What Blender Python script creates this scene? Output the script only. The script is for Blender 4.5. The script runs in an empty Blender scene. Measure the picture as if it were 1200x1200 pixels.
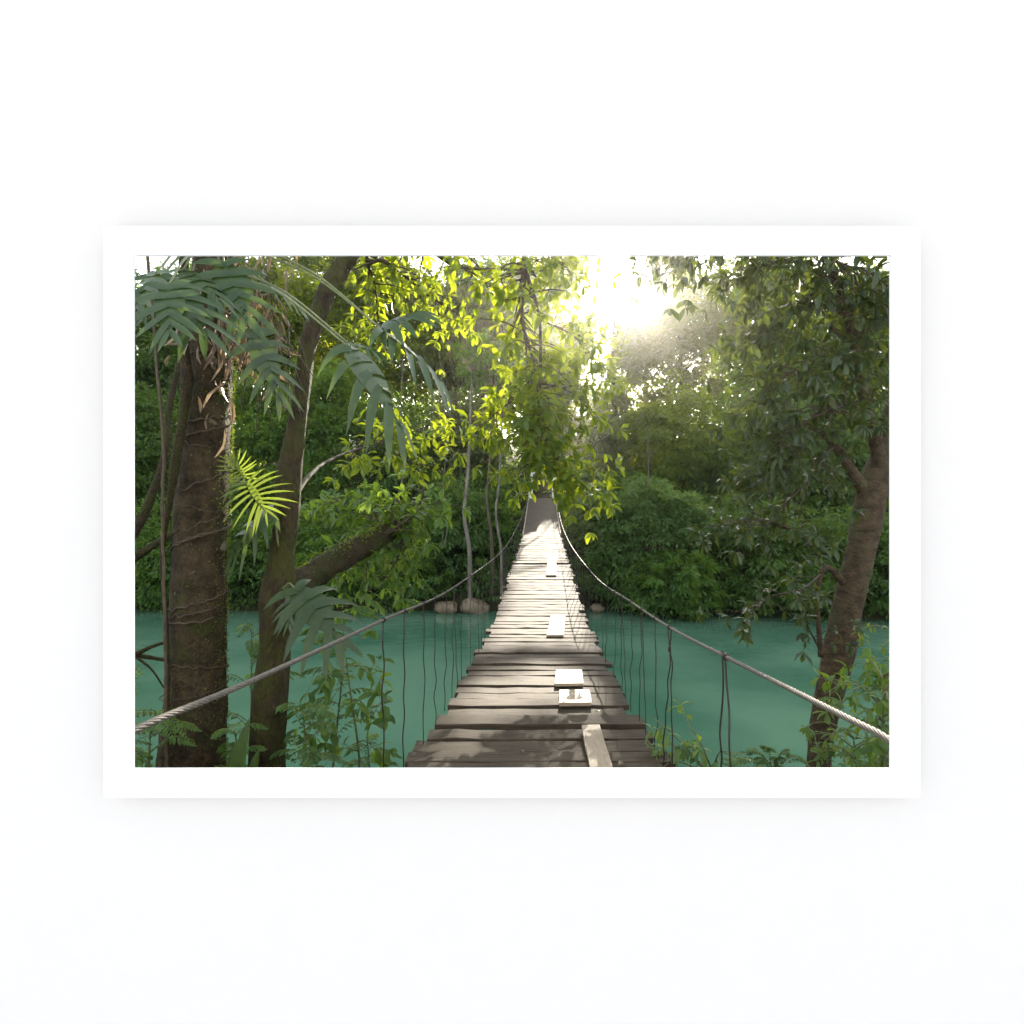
import bpy, math, numpy as np
from mathutils import Vector
rng = np.random.default_rng(11)
C = bpy.context.scene.collection
PI = math.pi
F = 600.0                                   # focal length, in 1200ths of the frame
def V(*a): return np.array(a, float)
def at(px, py, d): return V((px-600)/F*d, d, (600-py)/F*d)
SUN = V(.2, 1., .4417); SUN /= np.linalg.norm(SUN)
def nrm(a): return a/np.maximum(np.linalg.norm(a, axis=-1, keepdims=True), 1e-9)

# ------------------------------------------------------------------ materials
def newmat(name):
    m = bpy.data.materials.new(name); m.use_nodes = True
    nt = m.node_tree; nt.nodes.clear()
    return m, nt, nt.nodes, nt.links
def N(nodes, t, **k):
    n = nodes.new(t)
    for a, b in k.items():
        if a.startswith('i_'): n.inputs[a[2:].replace('_', ' ')].default_value = b
        else: setattr(n, a, b)
    return n
def ramp(nodes, stops):
    r = nodes.new('ShaderNodeValToRGB'); e = r.color_ramp.elements
    while len(e) > 1: e.remove(e[-1])
    e[0].position = stops[0][0]; e[0].color = (*stops[0][1], 1)
    for p, c in stops[1:]:
        x = e.new(p); x.color = (*c, 1)
    return r
def leaf_mat(name, dark, light, trans, rough=.42, tmix=.42, spec=.5):
    m, nt, n, l = newmat(name)
    a = N(n, 'ShaderNodeAttribute', attribute_name='tint')
    r = ramp(n, [(0, dark), (.55, tuple((d+g)/2 for d, g in zip(dark, light))), (.92, light), (1, (light[0]*1.5, light[1]*1.15, light[2]*.8))])
    tcx = N(n, 'ShaderNodeTexCoord'); nz = N(n, 'ShaderNodeTexNoise'); nz.inputs['Scale'].default_value = 14; nz.inputs['Detail'].default_value = 4; l.new(tcx.outputs['Object'], nz.inputs[0])
    mm = N(n, 'ShaderNodeMath', operation='MULTIPLY_ADD'); l.new(nz.outputs[0], mm.inputs[0]); mm.inputs[1].default_value = 1.1; ms = N(n, 'ShaderNodeMath', operation='SUBTRACT'); l.new(a.outputs['Fac'], ms.inputs[0]); ms.inputs[1].default_value = .55; l.new(ms.outputs[0], mm.inputs[2]); mm.use_clamp = True
    l.new(mm.outputs[0], r.inputs[0])
    p = N(n, 'ShaderNodeBsdfPrincipled'); p.inputs['Roughness'].default_value = rough
    p.inputs['Specular IOR Level'].default_value = spec
    l.new(r.outputs[0], p.inputs['Base Color'])
    t = N(n, 'ShaderNodeBsdfTranslucent')
    mx = N(n, 'ShaderNodeMixRGB', blend_type='MULTIPLY'); mx.inputs[0].default_value = 1
    g = ramp(n, [(0, (.8,.8,.8)), (1, (1.3,1.15,1))]); l.new(a.outputs['Fac'], g.inputs[0])
    mx.inputs[1].default_value = (*trans, 1); l.new(g.outputs[0], mx.inputs[2])
    l.new(mx.outputs[0], t.inputs[0])
    s = N(n, 'ShaderNodeMixShader'); s.inputs[0].default_value = tmix
    l.new(p.outputs[0], s.inputs[1]); l.new(t.outputs[0], s.inputs[2])
    o = N(n, 'ShaderNodeOutputMaterial'); l.new(s.outputs[0], o.inputs[0])
    return m
def bark_mat(name, c1, c2, moss=None, mossamt=.5, scale=9, lichen=None, bump=.6, stretch=.25, rings=0):
    m, nt, n, l = newmat(name)
    tc = N(n, 'ShaderNodeTexCoord')
    mp = N(n, 'ShaderNodeMapping'); mp.inputs['Scale'].default_value = (1, 1, stretch)
    l.new(tc.outputs['Object'], mp.inputs[0])
    no = N(n, 'ShaderNodeTexNoise'); no.inputs['Scale'].default_value = scale; no.inputs['Detail'].default_value = 9; no.inputs['Roughness'].default_value = .68
    l.new(mp.outputs[0], no.inputs[0])
    r = ramp(n, [(.3, c1), (.7, c2)]); l.new(no.outputs[0], r.inputs[0])
    col = r.outputs[0]
    if moss:
        n2 = N(n, 'ShaderNodeTexNoise'); n2.inputs['Scale'].default_value = 3.5; n2.inputs['Detail'].default_value = 7; n2.inputs['Roughness'].default_value = .7
        l.new(tc.outputs['Object'], n2.inputs[0])
        mr = ramp(n, [(1-mossamt-.08, (0,0,0)), (1-mossamt+.08, (1,1,1))]); l.new(n2.outputs[0], mr.inputs[0])
        x = N(n, 'ShaderNodeMixRGB'); l.new(mr.outputs[0], x.inputs[0]); l.new(col, x.inputs[1]); x.inputs[2].default_value = (*moss, 1); col = x.outputs[0]
    if lichen:
        n3 = N(n, 'ShaderNodeTexNoise'); n3.inputs['Scale'].default_value = 5.5; n3.inputs['Detail'].default_value = 5
        l.new(tc.outputs['Object'], n3.inputs[0])
        mr = ramp(n, [(.66, (0,0,0)), (.70, (1,1,1))]); l.new(n3.outputs[0], mr.inputs[0])
        x = N(n, 'ShaderNodeMixRGB'); l.new(mr.outputs[0], x.inputs[0]); l.new(col, x.inputs[1]); x.inputs[2].default_value = (*lichen, 1); col = x.outputs[0]
    h = no.outputs[0]
    if rings:
        w = N(n, 'ShaderNodeTexWave', bands_direction='Z'); w.inputs['Scale'].default_value = rings; w.inputs['Distortion'].default_value = 5; w.inputs['Detail'].default_value = 3; w.inputs['Detail Scale'].default_value = 2.
        l.new(tc.outputs['Object'], w.inputs[0])
        wr = ramp(n, [(.0, (.6,.57,.55)), (.25, (1,1,1))]); l.new(w.outputs[0], wr.inputs[0])
        x = N(n, 'ShaderNodeMixRGB', blend_type='MULTIPLY'); x.inputs[0].default_value = .45; l.new(col, x.inputs[1]); l.new(wr.outputs[0], x.inputs[2]); col = x.outputs[0]
    p = N(n, 'ShaderNodeBsdfPrincipled'); p.inputs['Roughness'].default_value = .85; p.inputs['Specular IOR Level'].default_value = .25
    l.new(col, p.inputs['Base Color'])
    v = N(n, 'ShaderNodeTexVoronoi'); v.inputs['Scale'].default_value = scale*5; l.new(mp.outputs[0], v.inputs[0])
    ad = N(n, 'ShaderNodeMath', operation='MULTIPLY_ADD'); l.new(v.outputs[0], ad.inputs[0]); ad.inputs[1].default_value = .35; l.new(h, ad.inputs[2])
    b = N(n, 'ShaderNodeBump'); b.inputs['Strength'].default_value = bump; b.inputs['Distance'].default_value = .06
    l.new(ad.outputs[0], b.inputs['Height']); l.new(b.outputs[0], p.inputs['Normal'])
    o = N(n, 'ShaderNodeOutputMaterial'); l.new(p.outputs[0], o.inputs[0])
    return m
def plain(name, col, rough=.6, metal=0, var=.15, scale=20, bump=0, spec=.5):
    m, nt, n, l = newmat(name)
    tc = N(n, 'ShaderNodeTexCoord')
    no = N(n, 'ShaderNodeTexNoise'); no.inputs['Scale'].default_value = scale; no.inputs['Detail'].default_value = 5
    l.new(tc.outputs['Object'], no.inputs[0])
    r = ramp(n, [(.3, tuple(c*(1-var) for c in col)), (.7, tuple(min(1, c*(1+var)) for c in col))]); l.new(no.outputs[0], r.inputs[0])
    p = N(n, 'ShaderNodeBsdfPrincipled'); p.inputs['Roughness'].default_value = rough; p.inputs['Metallic'].default_value = metal; p.inputs['Specular IOR Level'].default_value = spec
    l.new(r.outputs[0], p.inputs['Base Color'])
    if bump:
        b = N(n, 'ShaderNodeBump'); b.inputs['Strength'].default_value = bump; b.inputs['Distance'].default_value = .02
        l.new(no.outputs[0], b.inputs['Height']); l.new(b.outputs[0], p.inputs['Normal'])
    o = N(n, 'ShaderNodeOutputMaterial'); l.new(p.outputs[0], o.inputs[0])
    return m
def wood_mat(name, c1, c2, stain, axis=0, rough=.55, spec=.5):
    m, nt, n, l = newmat(name)
    tc = N(n, 'ShaderNodeTexCoord')
    a = N(n, 'ShaderNodeAttribute', attribute_name='tint')
    of = N(n, 'ShaderNodeVectorMath', operation='MULTIPLY_ADD'); l.new(a.outputs['Fac'], of.inputs[0]); of.inputs[1].default_value = (37, 11, 5); l.new(tc.outputs['Object'], of.inputs[2])
    mp = N(n, 'ShaderNodeMapping'); mp.inputs['Scale'].default_value = (1.2, 22, 22) if axis == 0 else (22, 1.2, 22)
    l.new(of.outputs[0], mp.inputs[0])
    no = N(n, 'ShaderNodeTexNoise'); no.inputs['Scale'].default_value = 2.2; no.inputs['Detail'].default_value = 9; no.inputs['Roughness'].default_value = .72
    l.new(mp.outputs[0], no.inputs[0])
    r = ramp(n, [(.3, c1), (.66, c2)]); l.new(no.outputs[0], r.inputs[0])
    n2 = N(n, 'ShaderNodeTexNoise'); n2.inputs['Scale'].default_value = 5; n2.inputs['Detail'].default_value = 7; n2.inputs['Roughness'].default_value = .7
    l.new(of.outputs[0], n2.inputs[0])
    sr = ramp(n, [(.5, (0,0,0)), (.72, (.8,.8,.8))]); l.new(n2.outputs[0], sr.inputs[0])
    x = N(n, 'ShaderNodeMixRGB'); l.new(sr.outputs[0], x.inputs[0]); l.new(r.outputs[0], x.inputs[1]); x.inputs[2].default_value = (*stain, 1)
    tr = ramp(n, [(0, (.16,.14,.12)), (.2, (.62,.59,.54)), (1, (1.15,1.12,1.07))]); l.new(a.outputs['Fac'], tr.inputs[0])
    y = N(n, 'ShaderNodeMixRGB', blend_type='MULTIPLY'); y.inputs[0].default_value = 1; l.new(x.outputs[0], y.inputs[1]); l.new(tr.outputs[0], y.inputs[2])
    p = N(n, 'ShaderNodeBsdfPrincipled'); p.inputs['Roughness'].default_value = rough; p.inputs['Specular IOR Level'].default_value = spec
    l.new(y.outputs[0], p.inputs['Base Color'])
    b = N(n, 'ShaderNodeBump'); b.inputs['Strength'].default_value = .5; b.inputs['Distance'].default_value = .006
    l.new(no.outputs[0], b.inputs['Height']); l.new(b.outputs[0], p.inputs['Normal'])
    o = N(n, 'ShaderNodeOutputMaterial'); l.new(p.outputs[0], o.inputs[0])
    return m

M = {}
M['leaf_dark']   = leaf_mat('dark_small_leaves', (.04,.095,.018), (.12,.22,.045), (.20,.32,.04), tmix=.5)
M['leaf_mid']    = leaf_mat('mid_green_leaves', (.045,.11,.022), (.12,.22,.05), (.28,.43,.04), tmix=.5)
M['leaf_blue']   = leaf_mat('bluish_green_leaves', (.06,.13,.035), (.15,.26,.085), (.26,.38,.06), tmix=.5)
M['leaf_yellow'] = leaf_mat('yellow_green_leaves', (.06,.115,.015), (.12,.19,.025), (.42,.50,.03), tmix=.5)
M['leaf_pale']   = leaf_mat('pale_dusty_leaves', (.08,.115,.05), (.18,.22,.11), (.38,.40,.14), tmix=.5)
M['leaf_broad']  = leaf_mat('broad_glowing_leaves', (.045,.10,.014), (.10,.17,.02), (.40,.50,.02), tmix=.5)
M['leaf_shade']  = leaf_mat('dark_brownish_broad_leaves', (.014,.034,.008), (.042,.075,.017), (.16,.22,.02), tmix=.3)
M['philo']       = leaf_mat('glossy_lobed_leaves', (.022,.05,.018), (.06,.10,.035), (.15,.24,.03), rough=.4, tmix=.22)
M['philo_young'] = leaf_mat('young_yellow_lobed_leaves', (.10,.16,.02), (.17,.24,.03), (.22,.30,.03), rough=.35, tmix=.5)
M['bark_big']    = bark_mat('reddish_brown_mossy_bark', (.014,.011,.006), (.10,.072,.038), moss=(.045,.05,.014), mossamt=.42, lichen=(.22,.2,.14), bump=1., stretch=.6, rings=1.6)
M['bark_lean']   = bark_mat('dark_mossy_bark', (.012,.009,.006), (.085,.062,.034), moss=(.055,.058,.014), mossamt=.5, bump=.9, stretch=.4)
M['bark_right']  = bark_mat('brown_ringed_bark', (.028,.019,.011), (.14,.095,.055), moss=(.09,.09,.04), mossamt=.42, bump=.7, stretch=1.2, rings=2.6)
M['bark_moss']   = bark_mat('moss_covered_bark', (.028,.02,.012), (.085,.06,.03), moss=(.05,.055,.014), mossamt=.5, scale=16, bump=1, stretch=1)
M['bark_far']    = bark_mat('pale_grey_bark', (.06,.05,.04), (.26,.22,.18), moss=(.08,.09,.04), mossamt=.4, scale=5)
M['bark_dim']    = bark_mat('dull_brown_bark', (.04,.03,.02), (.12,.09,.06), moss=(.05,.06,.02), mossamt=.4, scale=5)
M['twig']        = plain('brown_twig_bark', (.07,.05,.03), .8, var=.4)
M['stem_green']  = plain('green_stem', (.12,.14,.05), .5, var=.3)
M['dry']         = leaf_mat('dry_hanging_leaves', (.16,.11,.07), (.34,.26,.17), (.3,.22,.12), tmix=.3)
M['plank']       = wood_mat('weathered_grey_planks', (.17,.138,.10), (.58,.51,.41), (.15,.12,.075), rough=.78, spec=.25)
M['board']       = wood_mat('newer_pale_board', (.26,.21,.15), (.40,.33,.25), (.22,.17,.11), axis=1, rough=.6)
M['steel']       = plain('galvanised_steel_rope', (.12,.108,.092), .6, .25, .25, 60)
M['wire']        = plain('dark_rusty_wire', (.035,.028,.024), .6, .4, .4, 30)
M['post']        = plain('whitewashed_post', (.55,.55,.52), .7, var=.2, scale=8)
M['rock']        = bark_mat('tan_river_rock', (.12,.085,.055), (.33,.25,.17), moss=(.08,.08,.04), mossamt=.42, scale=4, stretch=1, bump=.7)
M['wall']        = plain('white_painted_wall', (.668,.618,.584), .9, var=.004, scale=40, spec=.1)
M['paper']       = plain('white_poster_paper', (.88,.875,.865), .8, var=.002, scale=10, spec=.1)
M['spacer']     = plain('dark_shade_spacer', (.03,.03,.03), .8, spec=.1)
M['floor']       = plain('pale_bounce_floor', (.80,.79,.77), .8, var=.03, scale=3, spec=.2)

def ground_mat():
    m, nt, n, l = newmat('leaf_litter_soil')
    tc = N(n, 'ShaderNodeTexCoord')
    no = N(n, 'ShaderNodeTexNoise'); no.inputs['Scale'].default_value = 3; no.inputs['Detail'].default_value = 10; no.inputs['Roughness'].default_value = .9
    l.new(tc.outputs['Object'], no.inputs[0])
    r = ramp(n, [(.3, (.02,.025,.010)), (.5, (.05,.045,.022)), (.7, (.035,.06,.018))]); l.new(no.outputs[0], r.inputs[0])
    p = N(n, 'ShaderNodeBsdfPrincipled'); p.inputs['Roughness'].default_value = .95; p.inputs['Specular IOR Level'].default_value = .1
    l.new(r.outputs[0], p.inputs['Base Color'])
    b = N(n, 'ShaderNodeBump'); b.inputs['Strength'].default_value = 1; b.inputs['Distance'].default_value = .15
    l.new(no.outputs[0], b.inputs['Height']); l.new(b.outputs[0], p.inputs['Normal'])
    o = N(n, 'ShaderNodeOutputMaterial'); l.new(p.outputs[0], o.inputs[0]); return m
def water_mat():
    m, nt, n, l = newmat('turquoise_river_water')
    tc = N(n, 'ShaderNodeTexCoord')
    no = N(n, 'ShaderNodeTexNoise'); no.inputs['Scale'].default_value = 1.6; no.inputs['Detail'].default_value = 5; no.inputs['Roughness'].default_value = .55
    mp = N(n, 'ShaderNodeMapping'); mp.inputs['Scale'].default_value = (.7, 1.4, 1); l.new(tc.outputs['Object'], mp.inputs[0]); l.new(mp.outputs[0], no.inputs[0])
    n2 = N(n, 'ShaderNodeTexNoise'); n2.inputs['Scale'].default_value = .2; n2.inputs['Detail'].default_value = 6; l.new(tc.outputs['Object'], n2.inputs[0])
    r = ramp(n, [(.35, (.055,.14,.085)), (.62, (.115,.22,.135))]); l.new(n2.outputs[0], r.inputs[0])
    p = N(n, 'ShaderNodeBsdfPrincipled'); p.inputs['Roughness'].default_value = .06; p.inputs['IOR'].default_value = 1.33
    l.new(r.outputs[0], p.inputs['Base Color'])
    b = N(n, 'ShaderNodeBump'); b.inputs['Strength'].default_value = .28; b.inputs['Distance'].default_value = .05
    l.new(no.outputs[0], b.inputs['Height']); l.new(b.outputs[0], p.inputs['Normal'])
    o = N(n, 'ShaderNodeOutputMaterial'); l.new(p.outputs[0], o.inputs[0]); return m
M['ground'] = ground_mat(); M['water'] = water_mat()

# ------------------------------------------------------------------ mesh helpers
class MB:
    def __init__(s): s.v = []; s.tri = []; s.quad = []; s.tt = []; s.tq = []; s.n = 0
    def add(s, v, tri=None, quad=None, tint=.5):
        v = np.asarray(v, float).reshape(-1, 3); s.v.append(v)
        if tri is not None and len(tri):
            t = np.asarray(tri, int).reshape(-1, 3); s.tri.append(t+s.n)
            s.tt.append(np.broadcast_to(np.asarray(tint, float), (len(t),)) if np.ndim(tint) == 0 or len(np.atleast_1d(tint)) == len(t) else np.repeat(tint, len(t)//len(tint)))
        if quad is not None and len(quad):
            q = np.asarray(quad, int).reshape(-1, 4); s.quad.append(q+s.n)
            s.tq.append(np.broadcast_to(np.asarray(tint, float), (len(q),)) if np.ndim(tint) == 0 or len(np.atleast_1d(tint)) == len(q) else np.repeat(tint, len(q)//len(tint)))
        s.n += len(v)
    def build(s, name, mat, parent=None, smooth=True, origin=None):
        v = np.concatenate(s.v)
        if parent is not None: org = V(*parent['_o'])
        elif origin is not None: org = V(*origin)
        else: org = np.zeros(3)
        v = v-org
        me = bpy.data.meshes.new(name)
        T = np.concatenate(s.tri) if s.tri else np.zeros((0, 3), int); Q = np.concatenate(s.quad) if s.quad else np.zeros((0, 4), int)
        me.vertices.add(len(v)); me.vertices.foreach_set('co', v.astype(np.float32).ravel())
        li = np.concatenate([T.ravel(), Q.ravel()]).astype(np.int32)
        me.loops.add(len(li)); me.loops.foreach_set('vertex_index', li)
        nf = len(T)+len(Q); me.polygons.add(nf)
        st = np.concatenate([np.arange(len(T))*3, len(T)*3+np.arange(len(Q))*4]).astype(np.int32)
        me.polygons.foreach_set('loop_start', st)
        me.polygons.foreach_set('use_smooth', np.full(nf, smooth))
        a = me.attributes.new('tint', 'FLOAT', 'FACE')
        a.data.foreach_set('value', np.concatenate(s.tt+s.tq).astype(np.float32))
        me.update(calc_edges=True)
        me.materials.append(M[mat] if isinstance(mat, str) else mat)
        o = bpy.data.objects.new(name, me); C.objects.link(o)
        if parent is not None: o.parent = parent; o['_o'] = list(org)
        else: o.location = org; o['_o'] = list(org)
        return o
def thing(name, loc, label, cat, group=None):
    o = bpy.data.objects.new(name, None); C.objects.link(o); o.location = loc; o['_o'] = [float(x) for x in loc]
    return tag(o, label, cat, group)
def tag(o, label=None, cat=None, group=None, kind=None):
    if label: o['label'] = label
    if cat: o['category'] = cat
    if group: o['group'] = group
    if kind: o['kind'] = kind
    return o
def smoothpath(p, r, n):
    p = np.asarray(p, float); r = np.asarray(r, float); k = len(p)
    t = np.linspace(0, k-1, n); i = np.clip(t.astype(int), 0, k-2); u = (t-i)[:, None]
    P = np.vstack([2*p[0]-p[1], p, 2*p[-1]-p[-2]])
    p0, p1, p2, p3 = P[i], P[i+1], P[i+2], P[i+3]
    q = .5*((2*p1)+(-p0+p2)*u+(2*p0-5*p1+4*p2-p3)*u*u+(-p0+3*p1-3*p2+p3)*u**3)
    return q, np.interp(t, np.arange(k), r)
def tube(mb, p, r, seg=8, n=None, lump=0., tint=.5, jitter=0., cap=True):
    p = np.asarray(p, float); r = np.broadcast_to(np.asarray(r, float), (len(p),))
    if n: p, r = smoothpath(p, r, n)
    if jitter: p = p+rng.normal(0, jitter, p.shape)*np.r_[0, np.ones(len(p)-1)][:, None]
    m = len(p); t = nrm(np.gradient(p, axis=0))
    ref = V(0, 0, 1) if abs(t[0][2]) < .9 else V(1, 0, 0)
    a = nrm(np.cross(t, ref)); b = np.cross(t, a)
    # keep frames steady
    for i in range(1, m):
        x = a[i-1]-t[i]*np.dot(a[i-1], t[i]); a[i] = x/max(np.linalg.norm(x), 1e-9); b[i] = np.cross(t[i], a[i])
    th = np.linspace(0, 2*PI, seg, endpoint=False)
    rr = r[:, None]*np.ones((1, seg))
    if lump:
        ph = rng.uniform(0, 6.28, 6); s = np.arange(m)[:, None]/m*6.28
        rr = rr*(1+lump*(np.sin(3*th+ph[0]+s*2)*.5+np.sin(5*th+ph[1]-s*5)*.35+np.sin(2*th+ph[2]+s*9)*.5+rng.normal(0, .35, (m, seg))))
    v = p[:, None]+rr[..., None]*(np.cos(th)[None, :, None]*a[:, None]+np.sin(th)[None, :, None]*b[:, None])
    i, j = np.meshgrid(np.arange(m-1), np.arange(seg), indexing='ij'); j2 = (j+1) % seg
    q = np.stack([i*seg+j, i*seg+j2, (i+1)*seg+j2, (i+1)*seg+j], -1).reshape(-1, 4)
    v = v.reshape(-1, 3); tri = None
    if cap:
        v = np.vstack([v, p[0], p[-1]]); k = np.arange(seg); k2 = (k+1) % seg
        tri = np.vstack([np.stack([k2, k, np.full(seg, m*seg)], -1), np.stack([(m-1)*seg+k, (m-1)*seg+k2, np.full(seg, m*seg+1)], -1)])
    mb.add(v, tri, q, tint)
def box(mb, c, s, rz=0, tilt=0, tint=.5, bev=0):
    c = np.asarray(c, float); s = np.asarray(s, float)/2
    v = np.array([[x, y, z] for x in (-1, 1) for y in (-1, 1) for z in (-1, 1)], float)*s
    f = [[0, 1, 3, 2], [4, 6, 7, 5], [0, 4, 5, 1], [2, 3, 7, 6], [0, 2, 6, 4], [1, 5, 7, 3]]
    ct, st_ = math.cos(tilt), math.sin(tilt); v = v@np.array([[1, 0, 0], [0, ct, st_], [0, -st_, ct]])
    cz, sz = math.cos(rz), math.sin(rz); v = v@np.array([[cz, sz, 0], [-sz, cz, 0], [0, 0, 1]])
    mb.add(v+c, None, f, tint)
# leaf templates: (along, across, up)
KITE = (np.array([[0,0,0],[.45,.5,.10],[1,0,-.10],[.45,-.5,.10]]), np.array([[0,2,1],[0,3,2]]))
OVAL = (np.array([[0,0,0],[.5,0,0],[1,0,-.22],[.22,.30,.07],[.62,.5,.03],[.22,-.30,.07],[.62,-.5,.03],[.88,.27,-.12],[.88,-.27,-.12]]),
        np.array([[0,1,3],[3,1,4],[1,2,7],[1,7,4],[0,5,1],[5,6,1],[1,8,2],[1,6,8]]))
def leaves(mb, pos, d, up, L, W, tmpl=KITE, tint=None):
    if len(pos) == 0: return
    d = nrm(d); s = nrm(np.cross(up, d)); u = np.cross(d, s)
    T, Fc = tmpl; n = len(pos)
    L = np.broadcast_to(L, (n,))[:, None, None]; W = np.broadcast_to(W, (n,))[:, None, None]
    v = pos[:, None]+T[None, :, 0:1]*d[:, None]*L+T[None, :, 1:2]*s[:, None]*W+T[None, :, 2:3]*u[:, None]*L
    f = (np.arange(n)*len(T))[:, None, None]+Fc[None]
    if tint is None: tint = rng.uniform(0, 1, n)
    mb.add(v.reshape(-1, 3), f.reshape(-1, 3), None, np.repeat(tint, len(Fc)))

# ------------------------------------------------------------------ bridge profile and sun gaps
PD = np.array([0.9, 2.2, 3.1, 3.62, 4.8, 6.96, 8.6, 10.4, 14.3, 20.9, 25.5, 30.2])
PZ = np.array([-1.47, -1.52, -1.56, -1.62, -1.70, -1.84, -1.86, -1.80, -1.525, -1.02, -.18, .82])
_q, _ = smoothpath(np.stack([PD, PZ], 1), np.ones(len(PD)), 300)
def deck_z(d): return np.interp(d, _q[:, 0], _q[:, 1])
def deck_x(d): return -.04+.06*d
tubes = [(V(deck_x(d), d, deck_z(d)), .95) for d in np.arange(6.1, 21.3, .7)]
gaps = [(at(690, 440, 7.4), .9), (at(262, 480, 4.4), .7), (at(345, 480, 4.6), .7), (at(262, 640, 4.4), .5), (at(630, 470, 7.5), 1.1), (at(600, 400, 7.5), 1.3), (at(480, 330, 7.8), 1.4),
        (at(490, 520, 8.2), .9), (at(290, 570, 3.6), .4), (V(11, 34, 6.5), 2.6), (V(-12.6, 34.5, 8), 3.2), (V(-17.5, 34, 8), 2.6), (V(7.6, 28.5, 1.), 1.6), (V(15.5, 34, 7), 2.2), (V(6.5, 35, 6.), 1.6)]
near_deck = [V(deck_x(d)+o, d, deck_z(d)) for d in np.arange(1.8, 5.3, .5) for o in (-.4, .4)]
dapples = [V(deck_x(d)+o, d, deck_z(d)) for d, o in ((1.9, .3), (2.5, -.45), (2.9, .35), (3.3, -.1), (3.6, -.6), (3.9, .55), (4.2, -.3), (4.5, .2), (4.75, -.65), (5.0, .6), (5.2, -.1), (5.5, -.5), (5.6, .35), (5.8, -.1))]
def keep(pos, soft=.0):
    k = np.ones(len(pos), bool); u = rng.uniform(0, 1, len(pos))
    # open air around the line of the low sun
    t = pos@SUN; dd = np.linalg.norm(pos-t[:, None]*SUN, axis=1)
    ang = dd/np.maximum(t, .1)
    k &= ~((t > 12) & ((ang < .036) | ((ang < .08) & (u < .95*np.clip((.08-ang)/.044, 0, 1)**1.2))))
    for c, r in tubes:
        w = pos-c; t = w@SUN; dd = np.linalg.norm(w-t[:, None]*SUN, axis=1)
        k &= ~((t > .3) & (u > np.clip((dd/r-.85)/.5, soft, 1.01)))
    shade = np.zeros(len(pos), bool)
    for c in near_deck:
        w = pos-c; t = w@SUN; dd = np.linalg.norm(w-t[:, None]*SUN, axis=1); shade |= (dd < .85) & (t > 3)
    hole = np.zeros(len(pos), bool)
    for c in dapples:
        w = pos-c; t = w@SUN; dd = np.linalg.norm(w-t[:, None]*SUN, axis=1); hole |= (dd < .27) & (t > 3)
    for c, r in gaps:
        w = pos-c; t = w@SUN; dd = np.linalg.norm(w-t[:, None]*SUN, axis=1)
        k &= ~((t > 9) & (u > np.clip((dd/r-.3)/1.0, .25, 1.01)))
    return (k | shade) & ~hole

# ------------------------------------------------------------------ foliage generators
def crown(mb, blobs, n, L, W, tmpl=KITE, droop=.35, clump=.55, culling=True, flat=.35):
    """n leaves over ellipsoid blobs (cx,cy,cz,rx,ry,rz), gathered in small layered sprays"""
    blobs = np.asarray(blobs, float); vol = (blobs[:, 3]*blobs[:, 4]*blobs[:, 5])**.66; cnt = (n*vol/vol.sum()).astype(int)
    for b, m in zip(blobs, cnt):
        k = max(4, m//45)
        dirs = nrm(rng.normal(0, 1, (k, 3))); rad = rng.uniform(0.15, 1, (k, 1))**.4*(1+rng.normal(0, .10, (k, 1)))
        cc = b[:3]+dirs*b[3:6]*rad
        ci = rng.integers(0, k, m); ct = rng.uniform(0, 1, k)
        R = clump*(b[3]*b[4]*b[5])**(1/3.)/2.2*rng.uniform(.6, 1.4, k)
        off = rng.normal(0, .5, (m, 3))*np.array([1, 1, flat]); 
        pos = cc[ci]+off*R[ci][:, None]-np.stack([np.zeros(m), np.zeros(m), (off[:, 0]**2+off[:, 1]**2)*.4*R[ci]], 1)
        out = dirs[ci]*.7+nrm(off+1e-6)*.9+rng.normal(0, .45, (m, 3)); out[:, 2] -= droop
        up = V(0, 0, 1)+rng.normal(0, .45, (m, 3))+dirs[ci]*.5
        tint = np.clip(.45*ct[ci]+.55*rng.uniform(0, 1, m), 0, 1)
        if culling: q = keep(pos)
        else: q = np.ones(m, bool)
        l = L*rng.uniform(.6, 1.3, m)
        leaves(mb, pos[q], out[q], up[q], l[q], l[q]*W, tmpl, tint[q])
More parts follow.
